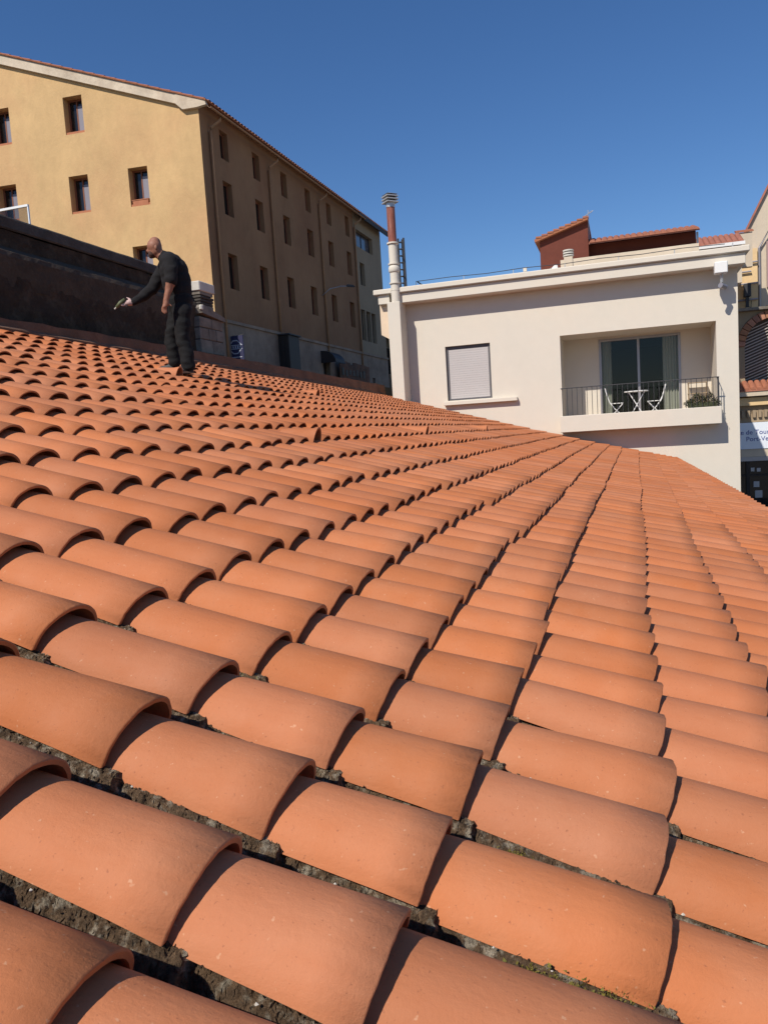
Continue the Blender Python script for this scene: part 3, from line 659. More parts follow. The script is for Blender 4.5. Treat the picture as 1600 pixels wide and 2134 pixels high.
# the loggia's own side walls, ceiling and floor run on behind its short reveals
a, b, c, d = LOG
for p, q in (((a, c), (b, c)), ((b, c), (b, d)), ((b, d), (a, d)), ((a, d), (a, c))): wall.add([F(*p, .16), F(*q, .16), F(*q, DEP), F(*p, DEP)], [(0, 1, 2, 3)])
wall.build('wall', M_WHITE, WB)
DX0, DX1, DZ1 = -0.66, 1.68, 3.20
mb = MB()
for (u0, u1, v0, v1) in ((a, DX0, c, d), (DX1, b, c, d), (DX0, DX1, DZ1, d)): mb.add([F(u0, v0, DEP), F(u1, v0, DEP), F(u1, v1, DEP), F(u0, v1, DEP)], [(0, 1, 2, 3)])
mb.build('loggia_back_wall', M_WHITE, WB)
MB().box(3.03, 3.0605, YF + .004, YF + 14, -3.4, 4.70).build('side_wall', M_WHITE, WB)
MB().box(-6.62, -6.6, YF + .004, YF + 14, -3.4, 4.70).build('side_wall', M_WHITE, WB)
MB().box(-6.6, 3.03, YF + 13.9, YF + 14, -3.4, 4.7).build('rear_wall', M_WHITE, WB)
MB().box(-6.35, 3.20, YF - .50, YF + 14.2, 4.64, 4.93).build('eaves_slab', M_WHITE, WB, bevel=.012)
MB().box(-7.12, 3.30, YF - .60, YF + 14.3, 4.935, 5.09).build('roof_edge', M_WHITE, WB, bevel=.02)
MB().box(-6.66, -6.27, YF - .72, YF - .004, -1, 4.66).build('pillar', M_WHITE, WB, bevel=.01)
MB().box(-6.70, -6.22, YF - .76, YF + .1, 1.45, 1.70).build('pillar_foot', M_WHITE, WB, bevel=.02)
mb = MB(); mb.prism([(-7.02, 4.93), (-7.02, 3.78), (-6.64, 3.55), (-6.64, 4.93)], YF - .30, YF + 2.5, axis='y'); mb.build('side_bay', M_PEACH, WB)
MB().box(-7.0, -6.64, YF - .50, YF - .302, 4.66, 4.93).build('bay_cornice', M_WHITE, WB, bevel=.01)
W1 = MB()
for (u0, u1, v0, v1) in ((WIN[0], WIN[1], WIN[2], WIN[2] + .05), (WIN[0], WIN[1], WIN[3] - .09, WIN[3]), (WIN[0], WIN[0] + .075, WIN[2] + .05, WIN[3] - .09), (WIN[1] - .075, WIN[1], WIN[2] + .05, WIN[3] - .09)): W1.box(u0, u1, v0, v1, .085, .155, X=F)
w1 = W1.build('window', mat('dark_grey_frame', (0.11, 0.105, 0.11), 0.5, 0.05, 4), WB)
for k in range(22):
    z0 = WIN[2] + .055 + k * (WIN[3] - WIN[2] - .15) / 22; MB().box(WIN[0] + .076, WIN[1] - .076, z0, z0 + (WIN[3] - WIN[2] - .15) / 22 - .003, .10 + .0, .125, X=F).build('shutter_slat', M_SHUTTER, w1)
MB().box(WIN[0] + .05, WIN[1] - .05, WIN[2] + .05, WIN[3] - .08, .13, .15, X=F).build('pane', M_PANE2, w1)
MB().box(-5.22, -2.99, YF - .16, YF - .003, 1.49, 1.60).build('sill', M_WHITE, WB, bevel=.008)
BAL = MB().box(-1.74, 2.55, YF - .55, YF - .003, .46, .93).build('balcony_front', M_WHITE, WB, bevel=.012)
MB().box(-1.70, 2.50, YF - .003, YF + DEP, .72, .78).build('balcony_floor', M_BEIGE, WB)
rl = MB().tube([(-1.70, YF - .02, 1.72), (-1.70, YF - .50, 1.72), (2.50, YF - .50, 1.72), (2.50, YF - .02, 1.72)], .014, 6).build('railing', M_IRON, WB)
for k in range(31): 
    x = -1.66 + k * 4.14 / 30; MB().tube([(x, YF - .50, .92), (x, YF - .50, 1.715)], .0085, 5).build('baluster', M_IRON, rl)
for k in range(3):
    MB().tube([(2.50, YF - .12 - .14 * k, .92), (2.50, YF - .12 - .14 * k, 1.715)], .0085, 5).build('baluster', M_IRON, rl)
DR = MB()
fz = .78
for (u0, u1, v0, v1, d0, d1) in ((DX0, DX0 + .07, fz, DZ1, DEP - .02, DEP + .08), (DX1 - .07, DX1, fz, DZ1, DEP - .02, DEP + .08), (DX0 + .07, DX1 - .07, DZ1 - .08, DZ1, DEP - .02, DEP + .08), (.45, .52, fz, DZ1 - .08, DEP + .0, DEP + .07), (DX0 + .07, DX1 - .07, fz, fz + .05, DEP, DEP + .07)): DR.box(u0, u1, v0, v1, d0, d1, X=F)
dr = DR.build('sliding_door', M_ALU, WB)
for (u0, u1) in ((DX0 + .06, .46), (.51, DX1 - .06)): MB().add([F(u0, fz + .04, DEP + .03), F(u1, fz + .04, DEP + .03), F(u1, DZ1 - .07, DEP + .03), F(u0, DZ1 - .07, DEP + .03)], [(0, 1, 2, 3)]).build('door_pane', M_BALUST, dr)
def curtain(x0, x1, y):
    mb = MB(); n = 26
    for k in range(n + 1):
        x = x0 + (x1 - x0) * k / n; yy = y + .035 * math.sin(k * 1.35) + .012 * math.sin(k * 3.1)
        mb.v += [(x, yy, .80), (x, yy, DZ1 - .05)]
    mb.f = [(2 * k, 2 * k + 2, 2 * k + 3, 2 * k + 1) for k in range(n)]; return mb
props(curtain(DX0 + .08, -.30, YF + DEP + .18).build('curtain', M_CURTAIN, None, smooth=True), 'pale sage curtain drawn to the door side without the potted bush', 'curtain', 'curtains of the balcony door')
props(curtain(1.18, DX1 - .06, YF + DEP + .18).build('curtain', M_CURTAIN, None, smooth=True), 'pale sage curtain drawn to the door side near the potted bush', 'curtain', 'curtains of the balcony door')
mb = MB(); r0, r1, y0, y1 = -1.6, 2.4, YF + DEP + .1, YF + 6
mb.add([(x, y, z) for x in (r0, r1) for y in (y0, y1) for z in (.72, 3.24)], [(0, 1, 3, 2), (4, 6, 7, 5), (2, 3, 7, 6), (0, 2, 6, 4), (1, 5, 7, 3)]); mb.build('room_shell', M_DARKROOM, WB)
# bistro table, two folding chairs, bush
TB = thing('bistro_table', (.38, YF + .30, .785), 'round white metal bistro table on the recessed balcony', 'table')
mb = MB(); mb.tube([(.38, YF + .30, 1.505), (.38, YF + .30, 1.53)], .34, 28); mb.build('table_top', M_WPAINT, TB)
for s in (-1, 1):
    for t in (-1, 1): MB().tube([(.38 - .22 * s, YF + .30 + .16 * t, 1.505), (.38 + .20 * s, YF + .30 + .16 * t, .785)], .013, 6).build('leg', M_WPAINT, TB)
MB().tube([(.38, YF + .12, 1.14), (.38, YF + .48, 1.14)], .011, 6).build('stretcher', M_WPAINT, TB)
def chair(x, s, label):
    c = thing('folding_chair', (x, YF + .30, .785), label, 'chair', 'chairs on the balcony')
    for k in range(4): MB().box(x - .19 + .1 * k, x - .11 + .1 * k, YF + .13, YF + .47, 1.20, 1.218).build('seat_slat', M_WPAINT, c)
    for t in (-1, 1):
        y = YF + .30 + .19 * t
        MB().tube([(x + s * .02 * 0 - s * .22, y, .785), (x + s * .05, y, 1.05), (x + s * .19, y, 1.25), (x + s * .26, y, 1.45), (x + s * .31, y, 1.66)], .013, 6).build('back_leg', M_WPAINT, c)
        MB().tube([(x + s * .20, y * 1 - .012 * t, .785), (x - s * .18, y - .012 * t, 1.20)], .012, 6).build('front_leg', M_WPAINT, c)
    for (dx, z0) in ((.235, 1.36), (.265, 1.46), (.295, 1.58)): MB().box(x + s * dx - .008, x + s * dx + .008, YF + .12, YF + .48, z0, z0 + .06).build('back_slat', M_WPAINT, c)
    return c
chair(-.18, -1, 'white folding chair facing the table from the plain end of the balcony'); chair(.86, 1, 'white folding chair between the bistro table and the bush')
BU = thing('potted_bush', (2.1, YF - .25, .94), 'low dark bush trailing over the balcony edge', 'plant')
mb = MB()
for _ in range(1500):
    a, r_ = R.uniform(0, math.pi), R.random() ** .4
    cxx = 2.08 + .48 * math.cos(a) * r_ ; czz = .97 + .30 * math.sin(a) * r_ * (1 + .25 * math.sin(cxx * 17)); cy_ = YF - .27 + R.gauss(0, .12)
    if cy_ > YF - .05: continue
    v = Vector((R.gauss(0, 1), R.gauss(0, 1), R.gauss(.3, 1))).normalized(); t = v.cross(Vector((.3, .2, 1))).normalized(); s = R.uniform(.02, .04); p = Vector((cxx, cy_, czz))
    mb.add([p, p + v * s + t * s * .35, p + v * s * 2.1, p + v * s - t * s * .35], [(0, 1, 2, 3)])
mb.build('foliage', M_BUSH, BU)
MB().box(1.72, 2.44, YF - .42, YF - .14, .935, 1.06).build('trough', M_BUSH, BU, bevel=.01)
for k in range(5):
    x = 1.75 + .16 * k; MB().tube([(x, YF - .27, 1.05), (x + R.gauss(0, .03), YF - .27, 1.3)], .006, 5).build('stem', M_DARKWOOD, BU)
# metal plant stand against the lit back wall
PS = thing('plant_stand', (2.1, YF + 1.2, .785), 'thin metal plant stand against the sunlit balcony wall', 'stand')
for x in (1.85, 2.35):
    for y in (1.1, 1.35): MB().tube([(x, YF + y, .785), (x, YF + y, 1.70)], .012, 6).build('leg', M_BEIGE2, PS)
for z0 in (1.35, 1.66): MB().box(1.83, 2.37, YF + 1.08, YF + 1.37, z0, z0 + .02).build('shelf', M_BEIGE2, PS)

# flue against the left end, with painted upper length and louvred cowl
FL = thing('flue_pipe', (-6.40, YF - .62, 4.62), 'tall flue with cream lower and rust red upper length and louvred cowl', 'chimney')
fx, fy = -6.415, YF - .58
MB().tube([(fx, fy, 4.45), (fx, fy, 6.35)], .135, 20).build('lower_pipe', M_WHITE, FL, smooth=True).data.set_sharp_from_angle(angle=.7)
MB().tube([(fx, fy, 6.3), (fx, fy, 7.50)], .125, 20).build('upper_pipe', M_RUSTPIPE, FL, smooth=True).data.set_sharp_from_angle(angle=.7)
for zz, rr, hh in ((6.36, .175, .045), (5.76, .17, .04), (5.20, .17, .04), (5.0, .142, .02)): MB().tube([(fx, fy, zz), (fx, fy, zz + hh)], rr, 20).build('collar', M_WHITE, FL, smooth=True).data.set_sharp_from_angle(angle=.7)
MB().tube([(fx, fy, 5.52), (fx, fy, 5.57), (fx, fy, 5.68), (fx, fy, 5.73)], [.138, .168, .168, .138], 20).build('bell_joint', M_WHITE, FL, smooth=True)
MB().tube([(fx, fy, 7.42), (fx, fy, 7.60)], .135, 16).build('cowl_neck', M_ZINC, FL, smooth=True).data.set_sharp_from_angle(angle=.7)
MB().box(-.11, .11, -.11, .11, 7.55, 7.72, X=lambda a, b, c: (fx + (a + b) * .707, fy + (b - a) * .707, c)).build('cowl_core', M_IRON, FL)
for k in range(3): MB().prism([(-.19, 7.55 + .085 * k), (.19, 7.55 + .085 * k), (.17, 7.585 + .085 * k), (-.17, 7.585 + .085 * k)], -.19, .19, axis='y', X=lambda a, b, c: (fx + (a + b) * .707, fy + (b - a) * .707, c)).build('cowl_louvre', M_ZINC, FL)
mb = MB(); c4 = [(fx + .25 * math.cos(math.pi / 2 * k), fy + .25 * math.sin(math.pi / 2 * k), 7.79) for k in range(4)] + [(fx, fy, 7.86)]
mb.add(c4, [(0, 1, 4), (1, 2, 4), (2, 3, 4), (3, 0, 4), (3, 2, 1, 0)]); mb.build('cowl_cap', M_ZINC, FL)
MT = thing('lattice_mast', (-6.25, 24.1, 5.09), 'dark triangular lattice mast on the flat roof behind the flue', 'mast')
mp_ = [(-6.60, 24.05), (-6.42, 24.05), (-6.51, 24.22)]
for (x, y) in mp_: MB().tube([(x, y, 5.09), (x, y, 6.83)], .032, 6).build('leg', M_IRON, MT)
for k in range(8):
    z0 = 5.25 + .21 * k
    for q in range(3):
        p, p2 = mp_[q], mp_[(q + 1) % 3]; MB().tube([(p[0], p[1], z0), (p2[0], p2[1], z0 + (.0 if k % 2 else .0))], .014, 5).build('brace', M_IRON, MT)
MB().tube([(fx + .1, fy, 6.30), (-6.60, 24.05, 6.45)], .018, 6).build('stay', M_IRON, MT)
MB().tube([(fx + .1, fy, 5.75), (-6.60, 24.05, 5.90)], .018, 6).build('stay', M_IRON, MT)
RC = thing('roof_cable_rail', (-1.5, 23.3, 5.09), 'thin wire rail on short posts along the flat roof edge', 'railing')
yr = YF + .35
MB().tube([(-6.0, yr, 5.38)] + [(-6.0 + k * 1.1, yr, 5.36 - .0 * k + (0.03 if k % 2 else 0)) for k in range(1, 9)], .011, 5).build('wire', M_IRON, RC)
for k in range(7): MB().tube([(-6.0 + k * 1.5, yr, 5.09), (-6.0 + k * 1.5, yr, 5.37)], .012, 5).build('post', M_ZINC, RC)
MB().tube([(-5.95, yr, 5.36), (-5.6, yr, 5.1)], .02, 5).build('strut', M_IRON, RC)
MB().box(-2.72, -2.62, yr + .1, yr + .2, 5.09, 5.42).build('stub_post', M_WHITE, RC)
JB = thing('junction_box', (2.62, YF - .46, 4.4), 'white plastic box with grey camera bracket under the eaves corner', 'camera')
MB().box(2.42, 2.74, YF - .72, YF - .45, 4.42, 4.72).build('housing', M_WPAINT, JB, bevel=.02)
MB().tube([(2.60, YF - .58, 4.42), (2.60, YF - .55, 4.22), (2.66, YF - .30, 4.14), (2.68, YF - .01, 4.14)], .04, 8).build('arm', M_ZINC, JB)
MB().tube([(2.56, YF - .62, 4.12), (2.70, YF - .44, 4.08)], .07, 10).build('swivel', M_ALU, JB)
CH_ = thing('roof_chimney', (-1.45, 24.6, 5.0), 'stubby cream chimney with louvred cap on the flat roof', 'chimney')
MB().box(-1.60, -1.34, 24.9, 25.2, 5.05, 5.80).build('stack', M_BEIGE, CH_, bevel=.01)
for k in range(3): MB().tube([(-1.47, 25.05, 5.83 + .075 * k), (-1.47, 25.05, 5.87 + .075 * k)], .165, 14).build('cap_ring', M_PALE, CH_)
MB().tube([(-1.47, 25.05, 5.78), (-1.47, 25.05, 6.03)], .10, 10).build('throat', M_IRON, CH_)
DS = thing('satellite_dish', (-1.95, 24.8, 5.09), 'small pale satellite dish beside the roof chimney', 'dish')
mb = MB(); n = 16; cc = Vector((-1.86, 24.8, 5.40)); nn = Vector((-.6, -.6, .35)).normalized(); ta = nn.cross(Vector((0, 0, 1))).normalized(); tb = nn.cross(ta)
for rr in range(4):
    for k in range(n): t = 2 * math.pi * k / n; q = rr / 3 * .17; mb.v.append(tuple(cc + (ta * math.cos(t) + tb * math.sin(t)) * q + nn * (q * q * 2.2)))
mb.f = [(r_ * n + k, r_ * n + (k + 1) % n, (r_ + 1) * n + (k + 1) % n, (r_ + 1) * n + k) for r_ in range(3) for k in range(n)]
mb.build('reflector', M_WPAINT, DS, smooth=True); MB().tube([(-1.86, 24.85, 5.09), (-1.86, 24.85, 5.4)], .02, 6).build('post', M_ZINC, DS)
MB().tube([cc, cc + nn * .2], .012, 5).build('feed_arm', M_ZINC, DS)

# ------------------------------------------------------------------ red clad penthouse behind the cream building
def tile_rows(parent, x0, x1, y0, y1, z0, z1, n, name='roof_tiles', m=M_ROOFCLAY, r=.11):
    """half-round tile rows running up a small roof from its eaves (y0, z0) to its top (y1, z1)"""
    mb = MB()
    for k in range(n):
        x = x0 + (x1 - x0) * (k + .5) / n
        for s in range(6):
            a0, a1 = math.pi * s / 6, math.pi * (s + 1) / 6
            mb.add([(x + r * math.cos(a0), y0, z0 + r * .8 * math.sin(a0)), (x + r * math.cos(a1), y0, z0 + r * .8 * math.sin(a1)), (x + r * math.cos(a1), y1, z1 + r * .8 * math.sin(a1)), (x + r * math.cos(a0), y1, z1 + r * .8 * math.sin(a0))], [(0, 1, 2, 3)])
        mb.add([(x + r * math.cos(math.pi * s / 6), y0, z0 + r * .8 * math.sin(math.pi * s / 6)) for s in range(7)], [tuple(range(7))])
    return props(mb.build(name, m, parent), kind='stuff')
RB = thing('red_penthouse', (0, 31, 4.5), 'dark rust red penthouse with tiled mono pitch roofs behind the cream building', 'building')
MB().prism([(-2.74, 4.5), (-2.74, 7.42), (-1.02, 7.92), (-1.02, 4.5)], 29.6, 34.5, axis='y').build('tall_block', M_OXIDE, RB)
MB().prism([(-2.90, 7.37), (-2.92, 7.47), (-1.00, 8.02), (-1.00, 7.925)], 29.4, 34.6, axis='y').build('roof', M_ROOFCLAY, RB)
for k in range(9):
    x = -2.86 + .21 * k; MB().box(x, x + .2, 29.38, 29.62, 7.40 + .0605 * k + .10, 7.46 + .0605 * k + .10).build('verge_tile', M_ROOFCLAY, RB)
MB().prism([(30.0, 4.5), (30.0, 7.15), (30.8, 7.38), (34.5, 7.1), (34.5, 4.5)], -1.018, 2.62, axis='x').build('low_block', M_OXIDE, RB)
MB().prism([(29.4, 7.05), (29.4, 7.10), (30.8, 7.47), (34.6, 7.2), (34.6, 7.12), (30.8, 7.40)], -1.0, 2.70, axis='x').build('roof_slope', M_ROOFCLAY, RB)
tile_rows(RB, -.98, 2.68, 29.35, 30.8, 7.09, 7.475, 18, r=.105)
MB().tube([(2.66, 29.9, 5.5), (2.66, 29.9, 7.1)], .035, 8).build('downpipe', M_ZINC, RB)
MB().box(-2.0, 2.64, 29.2, 29.5, 4.5, 6.58).build('parapet', M_BEIGE, RB)
AN = thing('tv_antenna', (-1.0, 29.7, 7.9), 'small rooftop television antenna on the red penthouse', 'antenna')
MB().tube([(-1.0, 29.7, 7.3), (-1.0, 29.7, 8.32)], .014, 6).build('mast', M_ZINC, AN)
for k in range(5): MB().tube([(-1.10 + .05 * k, 29.58, 8.12 + .03 * k), (-1.10 + .05 * k, 29.86, 8.12 + .03 * k)], .008, 5).build('element', M_ZINC, AN)
MB().tube([(-1.16, 29.7, 8.1), (-.82, 29.7, 8.28)], .012, 5).build('boom', M_ZINC, AN)
TR = thing('low_tiled_house', (3.6, 32, 3), 'low house with tiled roof and white gutter between penthouse and beige gable', 'house')
MB().box(2.75, 4.42, 32.5, 36, 5.6, 6.98).build('wall', M_BEIGE, TR); MB().box(2.75, 3.25, 32.6, 36, -3.4, 5.598).build('lower_wall', M_BEIGE, TR)
MB().box(2.72, 4.5, 32.14, 32.24, 6.93, 7.05).build('gutter', M_WPAINT, TR)
MB().prism([(32.3, 7.0), (32.3, 7.06), (33.4, 7.55), (36, 7.3), (36, 7.2), (33.4, 7.47)], 2.72, 4.5, axis='x').build('roof', M_ROOFCLAY, TR)
tile_rows(TR, 2.74, 4.48, 32.25, 33.4, 7.06, 7.56, 9, r=.095)
SC = thing('tiled_stair_head', (4.75, 34.5, 6.5), 'small beige block with its own tiled cap beside the beige gable', 'house')
MB().box(4.55, 5.1, 34.6, 34.9, 6.5, 7.85).build('wall', M_BEIGE, SC)
MB().prism([(34.55, 7.852), (34.55, 7.90), (35.0, 8.04), (35.0, 7.98)], 4.5, 5.15, axis='x').build('roof', M_ROOFCLAY, SC)

# ------------------------------------------------------------------ beige gable and street front beyond the cream building
BG = thing('beige_gable_house', (7, 37, -3.4), 'tall beige house with steep verge and shuttered windows at the street', 'house')
fx_ = lambda u, v, d: (u, 37.0 + d, v)
bh = [(6.05, 6.6, 5.9, 7.9), (5.95, 6.5, 3.6, 5.2)]
mb = wall_grid([5.45, 12], [-3.4, 8.0], None, [], fx_, .25)
mb = MB()
us = [5.62, 5.95, 6.05, 6.5, 6.6, 9.2, 12.8]; vz = [-3.4, 3.6, 5.2, 5.9, 7.9]
for a_, b_ in zip(us[:-1], us[1:]):
    for c_, d_ in zip(vz[:-1], vz[1:]):
        um, vm = (a_ + b_) / 2, (c_ + d_) / 2
        if any(h[0] < um < h[1] and h[2] < vm < h[3] for h in bh): continue
        mb.add([fx_(a_, c_, 0), fx_(b_, c_, 0), fx_(b_, d_, 0), fx_(a_, d_, 0)], [(0, 1, 2, 3)])
    tz = lambda u: 9.15 + (u - 5.62) * 1.95 if u <= 9.2 else 16.13 - (u - 9.2) * 1.95
    mb.add([fx_(a_, 7.9, 0), fx_(b_, 7.9, 0), fx_(b_, tz(b_), 0), fx_(a_, tz(a_), 0)], [(0, 1, 2, 3)])
for (a_, b_, c_, d_) in bh:
    for p, q in (((a_, c_), (b_, c_)), ((b_, c_), (b_, d_)), ((b_, d_), (a_, d_)), ((a_, d_), (a_, c_))): mb.add([fx_(*p, 0), fx_(*q, 0), fx_(*q, .25), fx_(*p, .25)], [(0, 1, 2, 3)])
mb.build('wall', M_BEIGE, BG)
for h in bh: window(BG, fx_, h, M_WPAINT, M_PANE, fw=.06, dep=.25)
MB().box(5.98, 6.55, 36.9, 36.96, 5.95, 7.85).build('shutter', mat('mauve_shutter', (.35, .24, .22), .7, .1, 3), BG)
MB().prism([(4.98, 7.90), (4.95, 7.98), (9.2, 16.26), (9.2, 16.14)], 36.85, 37.4, axis='y').build('roof', M_ROOFCLAY, BG)
MB().prism([(9.21, 16.26), (9.21, 16.14), (12.9, 9.1), (12.9, 9.25)], 36.85, 37.4, axis='y').build('roof', M_ROOFCLAY, BG)
MB().prism([(5.0, 7.62), (5.619, 7.62), (5.619, 9.14), (5.0, 7.93)], 37.0, 37.35, axis='y').build('wall_shoulder', M_BEIGE, BG)
MB().tube([(5.70, 36.9, 3.9), (5.70, 36.9, 7.6), (6.4, 36.7, 8.9)], .05, 8).build('downpipe', M_ALU, BG)
YB = thing('butter_house', (5, 38, -3.4), 'butter yellow house wall squeezed beside the beige gable', 'house')
MB().box(2.5, 5.61, 36.8, 44, -3.4, 7.6).build('wall', M_YELLOW, YB)
MB().box(3.5, 5.60, 36.72, 36.8, 4.95, 5.05).build('ledge', M_PIER, YB)
for z0 in (7.0, 6.62, 6.12, 5.45): MB().tube([(4.2, 36.70, z0), (5.60 if z0 != 6.62 else 5.35, 36.70, z0 + .03)], .04, 8).build('pipe', M_ALU, YB)
UB = thing('meter_cabinet', (5.2, 36.4, 5.1), 'black cabinet with looped cables on the butter yellow wall', 'cabinet')
MB().box(5.02, 5.30, 36.42, 36.66, 5.58, 6.12).build('case', M_IRON, UB, bevel=.02)
MB().box(5.10, 5.22, 36.50, 36.62, 5.15, 5.575).build('conduit', M_IRON, UB)
MB().tube([(5.16, 36.55, 5.2), (5.3, 36.55, 5.12), (5.32, 36.55, 5.4)], .02, 6).build('cable_loop', M_IRON, UB)
# arched gateway with brick voussoirs and slatted grille
GW = thing('arched_gateway', (6.4, 36, 0), 'brick arch filled with slanting metal slats above the little tiled pent roof', 'gateway')
acx, acz, ar = 6.05, 3.45, 1.12
for k in range(17):
    a0 = math.pi * k / 17 + .012; a1 = math.pi * (k + 1) / 17 - .012; d = R.uniform(0, .03)
    MB().prism([(acx + ar * math.cos(a0), acz + ar * math.sin(a0)), (acx + (ar + .30) * math.cos(a0), acz + (ar + .30) * math.sin(a0)), (acx + (ar + .30) * math.cos(a1), acz + (ar + .30) * math.sin(a1)), (acx + ar * math.cos(a1), acz + ar * math.sin(a1))], 35.72 - d, 36.3, axis='y').build('brick', M_BRICK, GW)
mb = MB(); n = 16
arc = [(acx + (ar + .31) * math.cos(math.pi * k / n), acz + (ar + .31) * math.sin(math.pi * k / n)) for k in range(n + 1)]
for k in range(n): mb.add([(arc[k][0], 35.8, arc[k][1]), (arc[k + 1][0], 35.8, arc[k + 1][1]), (arc[k + 1][0], 35.8, 4.88), (arc[k][0], 35.8, 4.88)], [(0, 1, 2, 3)])
mb.build('spandrel', M_BEIGE2, GW)
MB().box(3.8, 8.6, 35.5, 36.6, 4.885, 5.0).build('cornice', M_PIER, GW)
MB().box(3.8, acx - ar - .004, 35.8, 36.3, 1.6, acz + .0).build('jamb', M_BEIGE2, GW); MB().box(acx + ar + .004, 8.6, 35.8, 36.3, 1.6, acz).build('jamb', M_BEIGE2, GW)
MB().box(acx - 1.3, acx + 1.3, 36.31, 36.34, 1.7, 4.85).build('shade_panel', mat('grey_backing', (0.13, 0.11, 0.095), 0.8, 0.2, 3), GW)
for k in range(24):
    z0 = 1.85 + k * .125
    for s in (-1, 1):
        xa, xb = acx + s * .02, acx + s * (ar + .0); zb = z0 - .42
        lim = lambda x: acz + math.sqrt(max(0.0, ar * ar - (x - acx) ** 2))
        xb2 = xb
        while abs(xb2 - acx) > .1 and max(zb + (z0 - zb) * (1 - abs(xb2 - acx) / ar), 0) > lim(xb2) - .02: xb2 -= s * .05
        if abs(xb2 - acx) <= .12 or z0 > acz + ar - .03: continue
        ze = z0 - .42 * abs(xb2 - acx) / ar
        MB().tube([(xa, 36.05 + .03 * s, z0), (xb2, 36.05 + .03 * s, ze)], .022, 5).build('slat', M_STEEL, GW)
for dx in (-.12, .0, .12): MB().tube([(acx + dx, 36.0, 1.8), (acx + dx, 36.0, 4.2)], .02, 5).build('upright', M_STEEL, GW)
# tourist office front under it
TO = thing('tourist_office', (6.5, 36, -3.4), 'shop front with dentil cornice and white and blue name board', 'shop')
tile_rows(TO, 3.8, 8.6, 35.0, 35.75, 1.62, 1.95, 20, 'pent_tiles')
MB().prism([(34.98, 1.55), (34.98, 1.60), (35.80, 1.93), (35.80, 1.80)], 3.8, 8.6, axis='x').build('pent_roof', M_ROOFCLAY, TO)
MB().box(3.8, 8.6, 35.02, 35.79, 1.36, 1.545).build('gutter_board', M_BEIGE, TO)
MB().box(3.8, 8.6, 35.25, 35.79, .98, 1.30).build('cornice', M_YELLOW, TO)
MB().box(3.8, 8.6, 35.45, 36.2, .28, .975).build('frieze', M_BEIGE2, TO)
for k in range(22): MB().box(3.85 + .215 * k, 3.96 + .215 * k, 35.33, 35.448, .48, .78).build('dentil', M_BEIGE2, TO)
BD = MB().box(3.3, 7.9, 35.36, 35.44, -.83, .27).build('name_board', M_SIGNWHITE, TO)
text_mesh('Office de Tourisme', .27, lambda x, y, z: (4.12 + x * 1.0, 35.352 - z, -.22 + y), 'lettering', M_SIGNBLUE, BD, ext=.004)
text_mesh('Port-Vendres', .27, lambda x, y, z: (4.86 + x * 1.0, 35.352 - z, -.50 + y), 'lettering', M_SIGNBLUE, BD, ext=.004)
MB().box(3.8, 8.6, 35.40, 36.2, -1.16, -.84).build('fascia', M_BEIGE, TO)
MB().box(3.8, 8.6, 35.40, 35.55, -1.34, -1.165).build('head_rail', M_ALU, TO)
for k in range(5):
    x = 3.9 + 1.42 * k * .78; MB().box(x, x + .95, 35.52, 35.55, -3.35, -1.36).build('shop_pane', M_PANE2, TO); MB().box(x + .96, x + 1.10, 35.42, 35.58, -3.4, -1.345).build('mullion', M_DARKWOOD, TO)
MB().box(3.8, 8.6, 35.44, 35.50, -1.98, -1.90).build('transom', M_DARKWOOD, TO)
for (x, z0, s) in ((5.15, -2.45, .22), (5.2, -2.9, .28), (5.05, -1.78, .14), (5.28, -1.8, .14)): MB().box(x, x + s, 35.50, 35.515, z0, z0 + s * 1.1).build('poster', M_SHUTTER, TO)
MB().box(3.8, 8.6, 36.2, 36.4, -3.4, 1.0).build('interior_wall', M_DARKROOM, TO)
# tan house between the ochre and cream buildings, far behind
TH_ = thing('tan_house', (-15, 52, 2), 'plain tan house in shade between ochre and cream buildings', 'house')
wall_grid([-19, -12.5], [2, 7.3], None, [(-15.75, -15.2, 4.9, 6.7)], lambda u, v, d: (u, 52 + d, v), .2).build('wall', M_BEIGE2, TH_)
MB().box(-15.74, -15.21, 52.12, 52.18, 4.91, 6.69).build('window', M_DARKWOOD, TH_)
MB().prism([(51.4, 7.31), (51.4, 7.5), (56, 8.6), (56, 7.31)], -19, -12.3, axis='x').build('roof', M_DARKWOOD, TH_)
MB().box(-12.52, -12.5, 52.01, 56, 2, 7.3).build('side_wall', M_BEIGE2, TH_)

# ------------------------------------------------------------------ the man on the roof
PB = Vector((-5.50, 8.82, 1.66))
MAN = thing('person', PB, 'bald man in charcoal sweater and black trousers stooping on the tiles with outstretched arm', 'person')
